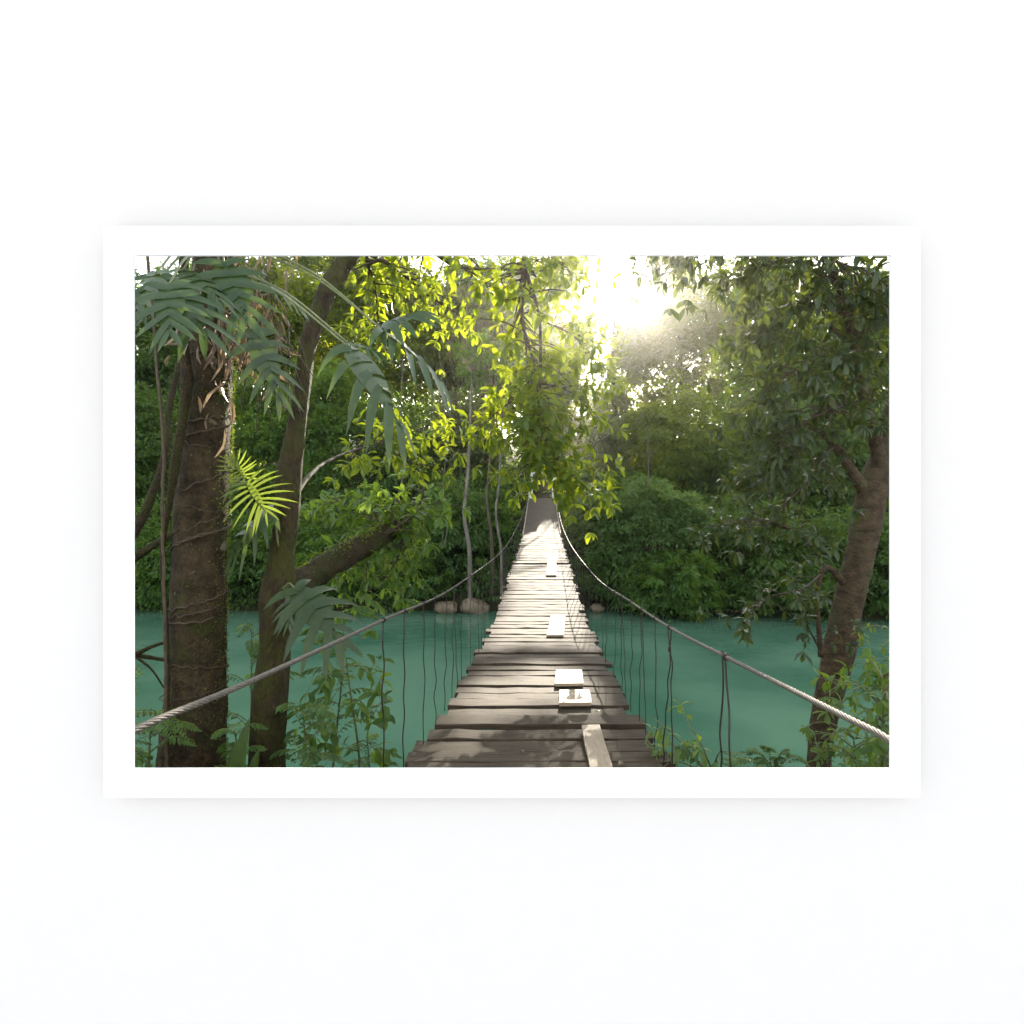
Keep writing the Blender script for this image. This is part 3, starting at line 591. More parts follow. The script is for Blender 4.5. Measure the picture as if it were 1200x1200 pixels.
# ------------------------------------------------------------------ lobed climbers
def climber(name, label, root, items, mat='philo', group='climbing plants with lobed leaves'):
    t = thing(name, root, label, 'climbing plant', group)
    for base, tip, up, sag, st in items:
        base, tip = np.asarray(base), np.asarray(tip); L = np.linalg.norm(tip-base)
        mb = MB(); mid = (np.asarray(st)+base)/2+V(0, 0, .08); tube(mb, [st, mid, base], [.010, .009, .006], 6, 16); s = mb.build('leaf_stalk', 'stem_green', t)
        mb = MB(); lobed_leaf(mb, base, tip-base, up, L, sag=sag, tint=float(rng.uniform(.3, .9)), **({'n': 9, 'blade': .07, 'fing': .042, 'W': 1.1} if mat == 'philo_young' else {})); mb.build('leaf', mat, s)
cr = V(-2.5, 4.15, 2.1)
cl_ = lambda *a: at(*a)
climber('climbing_plant', 'large climber with drooping lobed leaves around the top of the thick trunk', cr, [
    (at(188, 325, 3.2), at(245, 380, 3.1), V(.2, -.6, .8), .35, at(250, 285, 4.0)),
    (at(183, 320, 3.1), at(156, 366, 3.0), V(-.2, -.7, .7), .3, at(240, 280, 4.0)),
    (at(215, 316, 3.5), at(262, 340, 3.4), V(.1, -.5, .9), .5, at(250, 280, 4.0)),
    (at(196, 336, 3.0), at(200, 392, 2.9), V(0, -.8, .6), .1, at(235, 300, 4.0)),
    (at(262, 308, 3.6), at(292, 372, 3.5), V(.3, -.8, .5), .2, at(262, 280, 4.1)),
    (at(448, 386, 3.6), at(520, 424, 3.75), V(-.1, -.35, .95), .75, at(300, 295, 4.2)),
    (at(447, 386, 3.6), at(498, 350, 3.7), V(.1, -.4, .9), .5, at(305, 290, 4.2)),
    (at(408, 406, 3.2), at(474, 470, 3.2), V(.1, -.45, .9), .85, at(268, 320, 4.1)),
    (at(408, 402, 3.4), at(448, 404, 3.5), V(0, -.5, .9), .6, at(272, 316, 4.1)),
    (at(300, 390, 3.9), at(330, 460, 4.0), V(.5, -.6, .6), .3, at(268, 350, 4.1)),
    (at(310, 330, 4.0), at(352, 350, 4.2), V(.1, -.6, .8), .5, at(268, 320, 4.1)),
])
climber('climbing_plant', 'young yellow green lobed leaf glowing in the sun between the two left trunks', at(262, 560, 4.25), [
    (at(290, 565, 3.9), at(313, 598, 3.8), V(.1, -.9, .4), .1, at(262, 590, 4.2)),
    (at(288, 560, 3.9), at(272, 536, 3.85), V(-.1, -.9, .4), .1, at(262, 588, 4.2)),
], 'philo_young')
climber('climbing_plant', 'small green lobed leaf clump on the leaning tree just under the mossy limb', at(330, 700, 4.45), [
    (at(346, 690, 4.3), at(402, 742, 4.2), V(.1, -.6, .8), .35, at(330, 700, 4.45)),
    (at(344, 688, 4.4), at(338, 730, 4.3), V(-.3, -.7, .6), .2, at(330, 702, 4.45)),
    (at(318, 600, 4.4), at(270, 640, 4.4), V(-.1, -.7, .7), .4, at(326, 640, 4.45)),
])
mb = MB(); t_ = thing('dry_leaf_tangle', at(265, 330, 4.2), 'tangle of dry brown leaves and thin roots beside the top of the thick trunk', 'dry leaves')
m = 260; ps = at(275, 365, 4.25)+rng.normal(0, 1, (m, 3))*V(.18, .12, .30); leaves(mb, ps, rng.normal(0, .5, (m, 3))-V(0, 0, 1.2), rng.normal(0, 1, (m, 3)), rng.uniform(.08, .28, m), .028, OVAL)
tag(mb.build('dry_leaves', 'dry', t_), kind='stuff')
for k in range(14):
    mb = MB(); a = at(rng.uniform(262, 330), rng.uniform(290, 350), 4.2); e = a+V(rng.uniform(-.1, .5), 0, -rng.uniform(.4, 1.3)); tube(mb, [a, (a+e)/2+rng.normal(0, .09, 3), e], .004, 4, 12); mb.build('root', 'twig', t_)

# ------------------------------------------------------------------ right tree
def righttree():
    t = thing('curved_tree', (at(957, 900, 6.)[0], 6., -3.7), 'curved brown ringed trunk on the right with dark leafy crown above', 'tree')
    P = [V(at(956, 900, 6)[0], 6., -3.9), at(959, 900, 6), at(966, 840, 6), at(983, 765, 6), at(994, 710, 6), at(1009, 645, 6), at(1017, 600, 6), at(1026, 560, 6), at(1046, 500, 6.1), at(1062, 400, 6.2), at(1058, 250, 6.3), at(1040, 100, 6.4)]
    R = [.19, .125, .135, .165, .155, .15, .16, .15, .13, .11, .09, .05]
    mb = MB(); tube(mb, P, R, 26, 90, lump=.035); mb.build('trunk', 'bark_right', t)
    for pth, r in (([at(1020, 585, 6), at(1000, 555, 5.95), at(978, 522, 5.9), at(950, 500, 5.8), at(905, 490, 5.7)], [.09, .06, .045, .025, .01]),
                   ([at(1034, 555, 5.95), at(1028, 525, 5.9), at(1014, 470, 5.8), at(1003, 410, 5.7), at(993, 370, 5.6), at(980, 332, 5.5), at(968, 290, 5.5), at(950, 200, 5.6)], [.09, .07, .058, .052, .048, .042, .035, .015]),
                   ([at(995, 690, 6), at(968, 665, 5.9), at(958, 700, 5.85), at(962, 770, 5.8)], [.05, .03, .022, .03]),
                   ([at(1000, 400, 5.7), at(985, 395, 5.6), at(960, 360, 5.5)], [.03, .022, .01])):
        mb = MB(); tube(mb, pth, r, 12, 40, lump=.04); mb.build('limb', 'bark_right', t)
    sp = [([at(993, 370, 5.6), at(950, 355, 5.6), at(915, 370, 5.7), at(880, 395, 5.9)], [.02, .016, .01, .005], 34, .55, .155, .05),
          ([at(1003, 410, 5.7), at(960, 420, 5.5), at(920, 440, 5.5), at(880, 470, 5.6)], [.02, .015, .01, .005], 34, .5, .15, .05),
          ([at(980, 332, 5.5), at(940, 310, 5.4), at(910, 305, 5.4), at(870, 320, 5.6)], [.02, .015, .01, .005], 32, .5, .15, .05),
          ([at(1014, 470, 5.8), at(975, 480, 5.6), at(930, 500, 5.6), at(890, 520, 5.7)], [.02, .014, .009, .004], 30, .45, .145, .05),
          ([at(1060, 350, 6.2), at(1030, 350, 6.), at(1010, 400, 5.9), at(1020, 470, 5.9)], [.03, .02, .012, .004], 34, .5, .15, .05),
          ([at(968, 290, 5.5), at(985, 310, 5.4), at(1020, 320, 5.4), at(1050, 350, 5.4)], [.02, .015, .01, .005], 30, .5, .15, .05),
          ([at(950, 200, 5.6), at(900, 230, 5.4), at(850, 270, 5.4), at(800, 285, 5.6)], [.02, .015, .01, .004], 18, .45, .15, .1),
          ([at(950, 500, 5.8), at(920, 540, 5.8), at(890, 560, 5.9)], [.012, .008, .004], 16, .45, .14, .0),
          ([at(978, 522, 5.9), at(950, 560, 5.7), at(910, 600, 5.6)], [.014, .01, .004], 18, .45, .14, .1),
          ([at(968, 665, 5.9), at(940, 630, 5.7), at(900, 610, 5.6), at(850, 615, 5.6)], [.014, .01, .007, .003], 20, .45, .14, .1),
          ([at(965, 670, 5.9), at(940, 690, 5.7), at(900, 700, 5.6), at(870, 720, 5.6)], [.012, .01, .006, .003], 14, .4, .13, .1),
          ([at(960, 760, 5.8), at(945, 730, 5.7), at(935, 700, 5.6)], [.012, .008, .003], 8, .35, .12, .1),
          ([at(900, 230, 5.4), at(860, 262, 5.3), at(810, 290, 5.3), at(778, 300, 5.4)], [.014, .01, .008, .003], 24, .5, .14, .15),
          ([at(1040, 100, 6.4), at(1000, 150, 6.1), at(960, 230, 5.9)], [.03, .02, .01], 30, .7, .16, .1)]
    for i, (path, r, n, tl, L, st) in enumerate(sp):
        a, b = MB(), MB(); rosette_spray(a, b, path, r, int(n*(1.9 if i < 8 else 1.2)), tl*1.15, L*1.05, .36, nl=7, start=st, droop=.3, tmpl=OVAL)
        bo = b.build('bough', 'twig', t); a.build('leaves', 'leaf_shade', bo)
righttree()

# ------------------------------------------------------------------ small plants of the near bank
def sapling(name, base, fronds, label, mat, nL, L, W, cat='plant', stem=None, group=None, droop=.3, pin=True):
    t = thing(name, base, label, cat, group)
    if stem is not None:
        mb = MB(); tube(mb, stem, np.linspace(.014, .005, len(stem)), 6, 24); mb.build('stem', 'stem_green', t)
    al = MB()
    for f in fronds:
        a, b = al, MB()
        if pin: pinnate(a, b, f, nL, L, W, droop=droop, tmpl=OVAL)
        else: rosette_spray(a, b, f, np.linspace(.007, .002, len(f)), max(4, nL//3), L*1.6, L, W, nl=3, start=.15, droop=.35)
        b.build('stalk', 'stem_green', t)
    al.build('foliage', mat, t)
gb = lambda px, d: V((px-600)/F*d, d, float(np.interp(d, [2.2, 4, 8, 10.8], [-2.0, -2.5, -4.8, -6.])))
def arch(b, e, h=.2): return [b, (b*.6+e*.4)+V(0, 0, h), (b*.25+e*.75)+V(0, 0, h*.8), e]
# tall feathery sapling right of the leaning tree
st = [gb(385, 5.3), at(392, 880, 5.3), at(402, 780, 5.3), at(403, 715, 5.3)]
fr = []
for k in range(20):
    y = 705+k*8; b = at(402-(k > 6)*4, y, 5.3); a = rng.uniform(0, 6.28); e = b+V(.42*math.cos(a), .42*math.sin(a), rng.uniform(-.16, .10)); fr.append(arch(b, e, .08))
sapling('feathery_sapling', gb(385, 5.3), fr, 'tall sapling with small feathery leaves rising over the left cable', 'leaf_mid', 14, .10, .32, 'sapling', st)
st = [gb(420, 5.0), at(421, 890, 5.0), at(412, 820, 5.0), at(405, 770, 5.0)]
fr = [arch(at(412, 820, 5), at(437, 842, 4.9), .06), arch(at(405, 780, 5), at(440, 800, 4.9), .06), arch(at(407, 790, 5), at(362, 795, 4.9), .08), arch(at(415, 840, 5), at(372, 860, 4.9), .08), arch(at(418, 870, 5), at(440, 880, 4.9), .05), arch(at(419, 880, 5), at(385, 890, 4.8), .06), arch(at(408, 800, 5), at(385, 830, 4.8), .06)]
sapling('broadleaf_sapling', gb(420, 5.0), fr, 'spindly sapling with few drooping broad leaves between leaning tree and bridge', 'leaf_mid', 9, .17, .42, 'sapling', st, pin=False)
# ferny undergrowth between and left of trunks
def bush(name, px, d, zt, n, spread, label, mat, nL, L, W, cat='plant', group=None, pin=True, hgt=.3, x=None):
    b = gb(px, d); top = zt*d/F; t0 = V(b[0], d, top); fr = []
    stem = [b, (b+t0)/2+rng.normal(0, .03, 3), t0]
    for k in range(n):
        f = rng.uniform(.25, 1); c = b*(1-f)+t0*f; a = rng.uniform(0, 6.28); r = spread*rng.uniform(.5, 1.1); e = c+V(r*math.cos(a), r*math.sin(a), rng.uniform(-.1, .25)*spread); fr.append(arch(c, e, .25*r))
    sapling(name, b, fr, label, mat, nL, L, W, cat, stem, group, pin=pin)
bush('understory_plant', 295, 5.2, -140, 26, .55, 'small leaved green undergrowth seen between the two left trunks', 'leaf_mid', 14, .085, .35)
bush('understory_plant', 176, 3.9, -250, 18, .42, 'low feathery plant at the bottom left corner, left of the thick trunk', 'leaf_mid', 14, .075, .33)
bush('understory_plant', 355, 4.3, -235, 16, .40, 'low leafy plant at the foot of the leaning tree, on its right', 'leaf_blue', 10, .10, .4)
bush('understory_plant', 275, 4.1, -255, 14, .30, 'low ferny plant at the frame bottom between the two left trunks', 'leaf_mid', 12, .07, .35)
bush('understory_plant', 430, 5.8, -260, 14, .40, 'low small leaved plant beside the near left end of the bridge', 'leaf_mid', 12, .08, .35)
bush('understory_plant', 120, 5.0, -190, 24, .6, 'leafy undergrowth at the far left behind the dead branch', 'leaf_mid', 14, .09, .35)
bush('bank_shrub', 1035, 3.6, -190, 26, .42, 'glossy leaved shrub at the bottom right corner below the right cable', 'leaf_mid', 10, .10, .42, 'shrub', pin=False)
bush('bank_shrub', 1000, 4.6, -262, 16, .38, 'low dark shrub at the foot of the curved tree, on its right', 'leaf_blue', 10, .09, .4, 'shrub', pin=False)
bush('bank_shrub', 1075, 5.2, -150, 26, .55, 'taller yellowish shrub at the right edge behind the glossy one', 'leaf_yellow', 12, .10, .38, 'shrub', pin=False)
b = gb(812, 3.4)
sapling('drooping_plant', b, [arch(at(830, 905, 3.4), at(762, 838, 3.3), .02), arch(at(830, 905, 3.4), at(778, 868, 3.3), .02), arch(at(835, 905, 3.4), at(805, 850, 3.4), .05), arch(at(835, 908, 3.4), at(846, 880, 3.3), .04), arch(at(822, 905, 3.4), at(775, 893, 3.2), .03)],
        'sparse plant with pointed pale backed leaves beside the near right deck edge', 'leaf_blue', 7, .105, .36, 'plant', [b, at(832, 908, 3.4)], pin=False)
b = gb(905, 4.6)
fr = [arch(at(905, 912, 4.6), at(905+dx, 892+dy, 4.5), .12) for dx, dy in ((-52, 8), (-30, -8), (-8, -12), (20, -6), (42, 4), (8, 6), (-20, 8))]
sapling('fern', b, fr, 'pale green fern fronds arching at the frame bottom left of the curved tree', 'leaf_blue', 26, .075, .2, 'fern', [b, at(905, 912, 4.6)], droop=.15)
mb = MB(); lv = at(280, 905, 3.9)
t_ = thing('sword_leaf_plant', gb(278, 3.9), 'dark upright pointed leaf standing between the feet of the two left trunks', 'plant')
for dx, top, w in ((0, 852, .055), (-12, 878, .05), (16, 885, .045)):
    mb = MB(); b0 = gb(280+dx*.4, 3.9); leaves(mb, np.array([b0]), np.array([at(278+dx, top, 3.9)-b0]), np.array([V(0, -1, .1)]), np.linalg.norm(at(278+dx, top, 3.9)-b0), w*2.4, OVAL, np.array([.2])); mb.build('leaf', 'leaf_dark', t_)

# ------------------------------------------------------------------ far bank: shrubs, trees, rocks, forest
def far_tree(name, x, y, z0, blobs, mat, n, L, label, cat='tree', group=None, trunk=.2, bark='bark_dim', W=.42, droop=.35, clump=.55, lean=0, limbs=6):
    t = thing(name, (x, y, z0), label, cat, group)
    bl = np.array(blobs, float); c = bl[:, :3].mean(0); top = bl[:, 2].max()
    mb = MB(); P = [V(x, y, z0-.6), V(x+lean*.3, y, z0*.6+c[2]*.4), V(x+lean*.7, y, c[2]), V(c[0], c[1], top)]
    tube(mb, P, [trunk*1.3, trunk, trunk*.8, trunk*.25], 9, 18, lump=.06)
    for k in range(limbs):
        b = bl[rng.integers(len(bl))]; f = rng.uniform(.35, .9); a = P[1]*(1-f)+P[2]*f if rng.uniform() < .5 else P[2]*(1-f)+P[3]*f; e = b[:3]+rng.normal(0, .5, 3)*b[3:6]
        tube(mb, [a, (a+e)/2+V(0, 0, .3), e], [trunk*.4, trunk*.22, trunk*.05], 5, 10)
    mb.build('trunk', bark, t)
    mb = MB(); crown(mb, blobs, n, L, W, droop=droop, clump=clump); mb.build('crown', mat, t)
    return t
def gz(y): return float(np.interp(y, [28.4, 29.2, 31, 34, 40, 60, 120], [-6.0, -5.1, -3.4, -1.2, 1.6, 6.5, 16]))
G1 = 'shrubs overhanging the far bank'; G2 = 'trees on the far bank'; G3 = 'tall trees behind the far bank'
# shrubs whose boughs hang to the water
FB = [ # x, y, zc, rx, ry, rz, mat, n, label
 (-33, 30.5, -2.0, 3.6, 2.6, 3.6, 'leaf_dark', 6000, 'dark shrub on the far bank beyond the left edge of the view'),
 (-26.5, 30.3, -2.6, 3.4, 2.4, 3.0, 'leaf_dark', 9000, 'dark far bank shrub at the left edge above the water'),
 (-20.8, 30.5, -2.2, 3.4, 2.4, 3.2, 'leaf_mid', 10000, 'green far bank shrub seen just left of the thick trunk'),
 (-15.6, 30.2, -2.4, 3.0, 2.2, 3.0, 'leaf_dark', 9000, 'dark far bank shrub seen between the two left trunks'),
 (-11.2, 30.0, -2.0, 3.0, 2.2, 3.2, 'leaf_mid', 10000, 'green far bank shrub just right of the leaning tree'),
 (-7.0, 30.2, -2.2, 2.6, 2.0, 3.0, 'leaf_dark', 9000, 'dark rounded far bank shrub left of the tan boulder'),
 (-3.3, 31.2, -.6, 2.2, 1.8, 3.0, 'leaf_blue', 8000, 'blue green shrub directly above the tan boulder'),
 (-.6, 31.6, -1.2, 1.5, 1.5, 2.6, 'leaf_mid', 5000, 'narrow leafy shrub immediately left of the bridge end'),
 (4.6, 30.6, -.9, 2.2, 2.0, 2.8, 'leaf_dark', 7500, 'dark shrub immediately right of the bridge end'),
 (7.6, 29.0, -1.0, 3.0, 2.4, 3.2, 'leaf_blue', 11000, 'large blue green shrub bulging over the water right of the bridge'),
 (8.4, 28.0, -3.4, 2.4, 2.0, 1.9, 'leaf_mid', 7000, 'low green shrub touching the water right of the bridge'),
 (12.6, 28.6, -1.8, 3.0, 2.4, 3.2, 'leaf_dark', 9000, 'dark far bank shrub midway between bridge and curved tree'),
 (16.6, 27.6, -2.4, 2.8, 2.2, 2.8, 'leaf_dark', 9000, 'dark low shrub seen just left of the curved trunk'),
 (21.0, 27.4, -2.0, 3.2, 2.4, 3.2, 'leaf_dark', 9000, 'dark far bank shrub seen right of the curved trunk'),
 (27.5, 28.0, -2.0, 3.8, 2.6, 3.2, 'leaf_mid', 8000, 'green shrub on the far bank beyond the right edge of the view'),
]
for x, y, z, rx, ry, rz, mt, n, lb in FB:
    y -= .7; z -= .3; bl = [(x, y, z, rx, ry, rz)]+[(x+rng.uniform(-1, 1)*rx, y-rng.uniform(-.3, 1.7), -4.6+rng.uniform(0, 1.4), rx*rng.uniform(.35, .7), 1.1, rng.uniform(.6, 1.2)) for k in range(4)]
    for k in range(3): bl.append((x+rng.normal(0, .5)*rx, y-rng.uniform(.2, .9)*ry, z+rng.uniform(-.6, .6)*rz, rx*.5, ry*.5, rz*.4))
    far_tree('far_bank_shrub', x, y+.6, gz(y+.6), bl, mt, int(n*2.0), .27, lb, 'shrub', G1, trunk=.09, limbs=5, droop=.5)
FT = [ # x, y, crown z, r, rz, mat, n, L, label
 (-31, 35, 4.5, 4.5, 4.5, 'leaf_dark', 7000, .26, 'dark tree on the far bank beyond the left edge of the view'),
 (-24.5, 34.5, 4.0, 4.2, 4.6, 'leaf_dark', 11000, .24, 'dark dense tree at the left edge behind the crooked stem'),
 (-18.0, 35, 4.4, 3.8, 4.6, 'leaf_mid', 12000, .24, 'green tree on the far bank seen between the two left trunks'),
 (-12.6, 34.5, 5.2, 3.4, 4.6, 'leaf_mid', 12000, .24, 'mid green tree on the far bank just right of the leaning trunk'),
 (-7.8, 35.5, 4.2, 3.0, 3.6, 'leaf_blue', 10000, .24, 'blue green tree behind the bright leafy bough left of centre'),
 (-3.6, 36, 5.0, 2.6, 3.6, 'leaf_pale', 9000, .24, 'pale dusty tree below the hanging dry vines'),
 (6.5, 35.5, 3.8, 2.7, 2.8, 'leaf_pale', 9000, .23, 'pale dusty tree just right of the bridge below the sun'),
 (11.0, 34.5, 5.0, 3.2, 3.6, 'leaf_yellow', 11000, .24, 'yellow green tree glowing right of and below the sun'),
 (16.0, 34.0, 4.0, 3.6, 4.2, 'leaf_blue', 12000, .25, 'blue green tree behind the dark boughs of the curved tree'),
 (21.8, 34.0, 4.0, 3.8, 4.6, 'leaf_blue', 11000, .25, 'green tree on the far bank seen past the curved trunk at the right edge'),
 (29.0, 34.0, 4.5, 4.5, 4.8, 'leaf_mid', 8000, .26, 'green tree on the far bank beyond the right edge of the view'),
]
for x, y, z, r, rz, mt, n, L, lb in FT:
    bl = [(x, y, z, r, r*.8, rz)]+[(x+rng.normal(0, .6)*r, y-rng.uniform(0, .6)*r, z+rng.uniform(-.7, .8)*rz, r*.5, r*.45, rz*.32) for k in range(5)]
    far_tree('far_bank_tree', x, y+.5, gz(y+.5), bl, mt, int(n*2.0), L*1.25, lb, 'tree', G2, trunk=.16, bark='bark_far' if mt == 'leaf_pale' else 'bark_dim')
TT = [
 (-33, 42, 13, 6, 6.5, 'leaf_mid', 8000, 'tall tree beyond the left edge of the view'),
 (-25.5, 42, 13.5, 5.0, 6.0, 'leaf_dark', 11000, 'tall dark tree behind the big lobed leaves at the top left'),
 (-17.5, 43, 14.5, 4.6, 6.0, 'leaf_yellow', 12000, 'tall yellow green tree seen between the tops of the two left trunks'),
 (-10.5, 43, 14.5, 4.2, 5.6, 'leaf_yellow', 12000, 'tall bright yellow green tree right of the leaning trunk top'),
 (-5.0, 45, 15.0, 3.6, 5.0, 'leaf_pale', 9000, 'tall pale hazy tree above the hanging dry vines'),
 (1.2, 46, 13.0, 3.4, 5.0, 'leaf_yellow', 9000, 'tall yellow green tree directly behind the bridge end'),
 (9.6, 48, 16.5, 4.4, 5.0, 'leaf_yellow', 14000, 'tall sunlit tree right around and below the sun'),
 (4.4, 44, 10.5, 3.4, 4.4, 'leaf_pale', 9000, 'pale sunlit tree right underneath the sun'),
 (14.5, 44, 13.5, 4.2, 5.6, 'leaf_pale', 10000, 'tall pale grey green tree to the right of the sun'),
 (21.5, 43, 12.5, 4.6, 6.5, 'leaf_mid', 11000, 'tall green tree behind the crown of the curved tree'),
 (28.5, 42, 12.5, 5.0, 6.5, 'leaf_mid', 10000, 'tall tree at the upper right corner behind everything'),
 (36, 42, 13, 6, 6.5, 'leaf_mid', 7000, 'tall tree beyond the right edge of the view'),
 (-38, 51, 17, 6, 7, 'leaf_mid', 6000, 'rearmost tall tree beyond the left edge of the view'),
 (-29, 51, 19, 5.4, 7, 'leaf_mid', 14000, 'rearmost tall green tree in the top left corner'),
 (-21, 52, 20, 5, 7, 'leaf_yellow', 14000, 'rearmost tall yellow green tree showing between the two left trunk tops'),
 (-13.5, 52, 20, 5, 7, 'leaf_yellow', 14000, 'rearmost tall yellow green tree to the right of the leaning trunk top'),
 (-6, 53, 20, 4.6, 6, 'leaf_mid', 14000, 'rearmost tall tree far behind the hanging dry vines'),
 (1.5, 53, 20, 4.4, 5.6, 'leaf_mid', 14000, 'rearmost tall tree high above the bridge end, left of the sun'),
 (19.5, 52, 18.5, 4.8, 7, 'leaf_mid', 8000, 'rearmost tall tree at the top, right of the sun'),
 (28, 52, 18, 5.2, 7, 'leaf_mid', 8000, 'rearmost tall tree behind the top of the curved tree'),
 (37, 52, 18, 6, 7, 'leaf_mid', 6000, 'rearmost tall tree beyond the right edge of the view'),
 (5.6, 56, 23, 3.8, 5, 'leaf_yellow', 15000, 'rearmost tall hazy tree at the top just left of the sun'),
 (14.6, 56, 22.5, 3.8, 6, 'leaf_yellow', 16000, 'rearmost tall hazy tree at the top just right of the sun'),
]
for x, y, z, r, rz, mt, n, lb in TT:
    bl = [(x, y, z, r, r*.8, rz)]+[(x+rng.normal(0, .65)*r, y-rng.uniform(-.2, .7)*r, z+rng.uniform(-.9, .9)*rz, r*.5, r*.45, rz*.26) for k in range(7)]
    far_tree('tall_tree', x, y, gz(y), bl, mt, int(n*2.0), .42, lb, 'tree', G3, trunk=.24, bark='bark_far' if mt == 'leaf_pale' else 'bark_dim', clump=.5)
# undergrowth on the slope and the forest that closes the view
mb = MB(); bl = []
for k in range(130):
    x = rng.uniform(-42, 42); y = rng.uniform(30.5, 38)
    if abs(x-deck_x(y)) < 1.6: continue
    q_ = rng.uniform(.45, 1.15); bl.append((x, y, gz(y)+rng.uniform(0, 3.4), 2.2*q_, 1.8*q_, 1.6*q_))
crown(mb, bl, 110000, .28, .45); tag(mb.build('undergrowth', 'leaf_dark'), 'dark undergrowth covering the slope of the far bank', 'undergrowth', kind='stuff')
mb = MB(); bl = []
for k in range(120):
    x = rng.uniform(-62, 62); y = rng.uniform(52, 66); h = rng.uniform(0, 1)
    z = gz(y)+h*12; bl.append((x, y, z, 4.2, 3.2, 3.4))
for k in range(40): bl.append((rng.uniform(-52, 52), 50+rng.uniform(0, 3), rng.uniform(5, 12), 4, 3, 3.4))
crown(mb, bl, 150000, .55, .45, clump=.6); tag(mb.build('distant_forest', 'leaf_mid'), 'hazy forest closing the view behind the tall trees', 'forest', kind='stuff')

# pale trunks, vines and the dry vine curtain
for px, y0, y1, w, lb in ((548, 555, 700, .12, 'pale blotched slender trunk left of the bridge, behind the tan boulder'), (585, 560, 690, .075, 'thin straight whitish trunk nearest the left side of the bridge end'), (574, 540, 680, .10, 'slim brownish trunk between the two pale trunks left of the bridge')):
    mb = MB(); dd = 27.9 if w > .115 and 'blotched' in lb else 28.2; a = at(px+3, y1+6, dd); P = [a-V(0, 0, .6), at(px+2, (y0+y1)/2+20, dd), at(px-4, (y0+y1)/2-25, dd+.2), at(px, y0, dd+.6), at(px+6, y0-130, dd+2)]
    t_ = thing('slender_tree', a, lb, 'tree'); tube(mb, P, [w*1.2, w, w*.9, w*.8, w*.4], 9, 26, lump=.10); mb.build('trunk', 'bark_dim' if 'brownish' in lb else 'bark_far', t_)
    mb = MB(); crown(mb, [(P[-1][0], P[-1][1], P[-1][2], 1.3, 1.2, 1.6)], 1600, .22, .42); mb.build('crown', 'leaf_mid', t_)
t_ = thing('dry_vine_curtain', at(572, 395, 38), 'curtain of dry brown hanging vines under a leafy clump left of the sun', 'vines')
mb = MB()
m = 420; xx = rng.normal(572, 13, m); yy = rng.uniform(378, 405, m); ps = np.stack([(xx-600)/F*38, 38+rng.normal(0, .6, m), (600-yy)/F*38], 1)
leaves(mb, ps, np.stack([rng.normal(0, .12, m), rng.normal(0, .12, m), -np.ones(m)], 1), rng.normal(0, 1, (m, 3)), rng.uniform(1.4, 4., m), .09); tag(mb.build('vine_strands', 'dry', t_), kind='stuff')
mb = MB(); c = at(572, 378, 38); crown(mb, [(c[0], c[1], c[2], 2.6, 1.6, 1.6)], 3500, .24, .4, culling=False); mb.build('leafy_clump', 'leaf_pale', t_)
mb = MB(); tube(mb, [V(c[0], 38.4, gz(38.4)-.5), V(c[0]-.5, 38.4, 6), V(c[0], 38.4, c[2])], [.22, .17, .08], 9, 20, lump=.1); mb.build('host_trunk', 'bark_dim', t_)
vl = [(520, 470, 640, 'thin bare vine hanging before the dark bank left of the bridge'), (655, 430, 560, 'thin vine hanging beside the right end post'), (760, 560, 690, 'pale thin vine hanging over the large shrub right of the bridge'), (905, 540, 700, 'thin vine dangling over the dark bank left of the curved tree'), (470, 480, 600, 'curling pale vine in the dark gap above the mossy limb')]
for px, y0, y1, lb in vl:
    mb = MB(); D = 27.2; P = [at(px+rng.normal(0, 3), y0-60, D+4), at(px, y0, D)]+[at(px+rng.normal(0, 3), y0+(y1-y0)*f, D) for f in (.3, .6, .85, 1)]
    tube(mb, P, .022, 5, 30, lump=.1); tag(mb.build('vine', 'bark_far', origin=P[-1]), lb, 'vine')
def rock(c, s, label, seed):
    r = np.random.default_rng(seed); n1, n2 = 24, 36; th = np.linspace(.001, PI-.001, n1)[:, None]; ph = np.linspace(0, 2*PI, n2, endpoint=False)[None]
    p = np.stack([np.sin(th)*np.cos(ph), np.sin(th)*np.sin(ph), np.cos(th)*np.ones_like(ph)], -1)
    p = np.sign(p)*np.abs(p)**.8
    for _ in range(11):
        nn = nrm(r.normal(0, 1, 3)*V(1, 1, .8)); p = p-nn*np.maximum((p@nn)-r.uniform(.62, .82), 0)[..., None]
    p = p*(1+.07*np.sin(p[..., :1]*5+seed)+.06*np.sin(p[..., 1:2]*7)+.05*np.sin(p[..., 2:]*6+1))+.03*np.sin(p[..., [1, 2, 0]]*13+seed)*np.sin(p[..., [2, 0, 1]]*11)
    v = (p*np.array(s)).reshape(-1, 3)+np.array(c); i, j = np.meshgrid(np.arange(n1-1), np.arange(n2), indexing='ij'); j2 = (j+1) % n2
    mb = MB(); mb.add(v, None, np.stack([i*n2+j, (i+1)*n2+j, (i+1)*n2+j2, i*n2+j2], -1).reshape(-1, 4)); o = mb.build('boulder', 'rock', origin=c); tag(o, label, 'boulder')
rock(V(-2.05, 28.2, -5.25), (.85, .7, .6), 'large tan flat topped boulder at the far waterline left of the bridge', 3)
rock(V(-3.6, 28.0, -5.35), (.7, .6, .42), 'lower brown boulder at the waterline left of the large tan one', 5)
rock(V(4.7, 28.3, -5.4), (.45, .4, .3), 'small brown rock at the far waterline right of the bridge', 8)

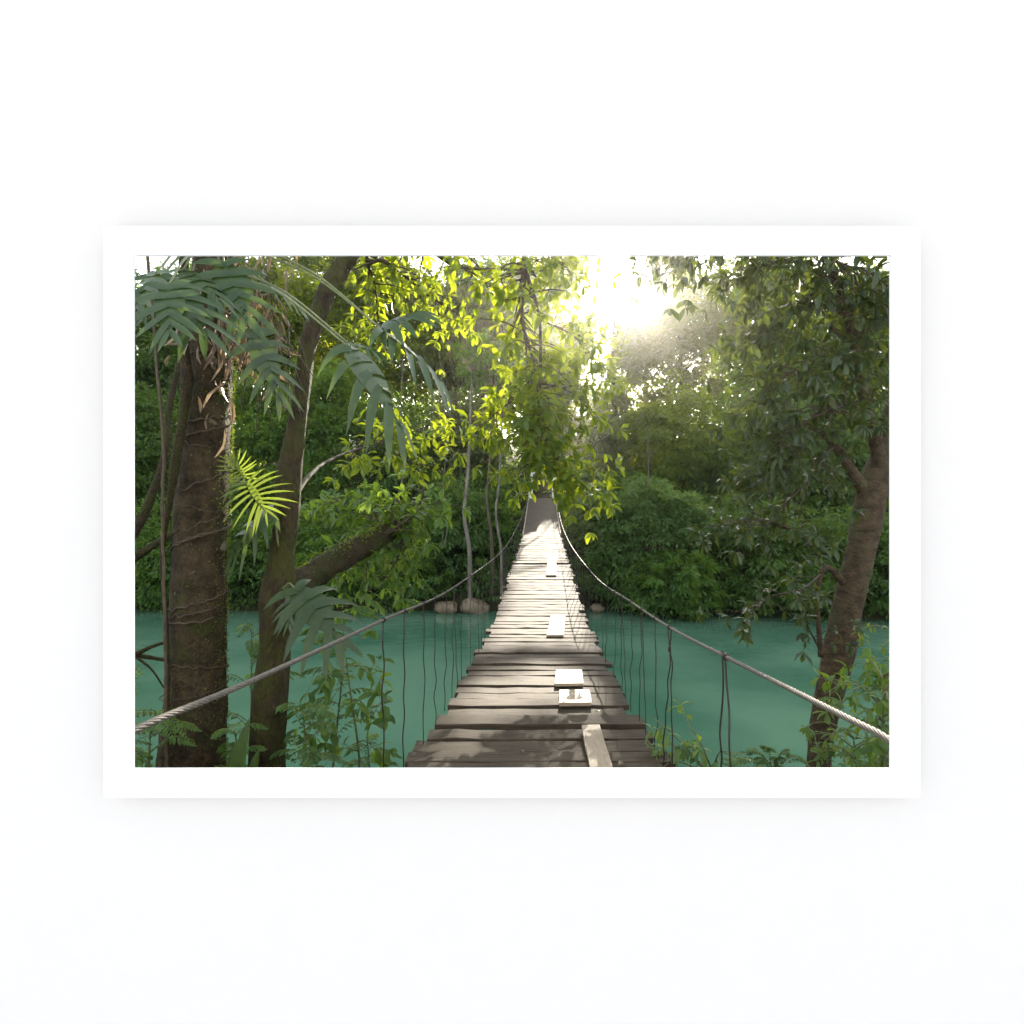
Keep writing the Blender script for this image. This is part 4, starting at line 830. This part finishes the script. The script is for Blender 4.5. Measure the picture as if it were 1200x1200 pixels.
# ------------------------------------------------------------------ air, light, camera
HAZE = 0.0007
if HAZE:
    mb = MB(); box(mb, (0, 150, 20), (660, 480, 58.)); 
    m, nt, n, l = newmat('humid_air'); pv = N(n, 'ShaderNodeVolumePrincipled'); pv.inputs['Color'].default_value = (1, .97, .9, 1); pv.inputs['Density'].default_value = HAZE; pv.inputs['Anisotropy'].default_value = .9
    o = N(n, 'ShaderNodeOutputMaterial'); l.new(pv.outputs[0], o.inputs['Volume']); M['haze'] = m
    tag(mb.build('haze', 'haze', smooth=False), kind='stuff')
w = bpy.data.worlds.new('World'); bpy.context.scene.world = w; w.use_nodes = True
n = w.node_tree.nodes; l = w.node_tree.links; n.clear()
sky = n.new('ShaderNodeTexSky'); sky.sky_type = 'NISHITA'; sky.sun_disc = False
el = math.asin(SUN[2]); az = math.atan2(SUN[0], SUN[1])
sky.sun_elevation = el; sky.sun_rotation = az; sky.dust_density = 1.6; sky.air_density = 1.2; sky.ozone_density = 1
bg = n.new('ShaderNodeBackground'); bg.inputs[1].default_value = .15
hs = n.new('ShaderNodeHueSaturation'); hs.inputs['Saturation'].default_value = .42; l.new(sky.outputs[0], hs.inputs['Color']); l.new(hs.outputs[0], bg.inputs[0])
ow = n.new('ShaderNodeOutputWorld'); l.new(bg.outputs[0], ow.inputs[0])
sl = bpy.data.lights.new('sun', 'SUN'); sl.energy = 4.5; sl.angle = math.radians(.5); sl.color = (1, .91, .76)
so = bpy.data.objects.new('sun', sl); C.objects.link(so); so.rotation_euler = Vector(-SUN).to_track_quat('-Z', 'Y').to_euler(); so.location = (10, 50, 25)
cam = bpy.data.cameras.new('camera'); co = bpy.data.objects.new('camera', cam); C.objects.link(co)
cam.sensor_width = 36; cam.lens = 18; cam.clip_start = .02; cam.clip_end = 2000; co.location = (0, 0, 0); co.rotation_euler = (PI/2, 0, 0)
sc = bpy.context.scene; sc.camera = co
sc.view_settings.view_transform = 'Standard'; sc.view_settings.look = 'None'; sc.view_settings.gamma = 1; sc.view_settings.exposure = 2.05
sc.cycles.use_denoising = True; sc.cycles.max_bounces = 10; sc.cycles.transparent_max_bounces = 8; sc.cycles.volume_bounces = 0
sc.cycles.use_light_tree = True; sc.cycles.sample_clamp_indirect = 8; sc.cycles.caustics_reflective = False; sc.cycles.caustics_refractive = False
for o in bpy.data.objects:
    if '_o' in o: del o['_o']
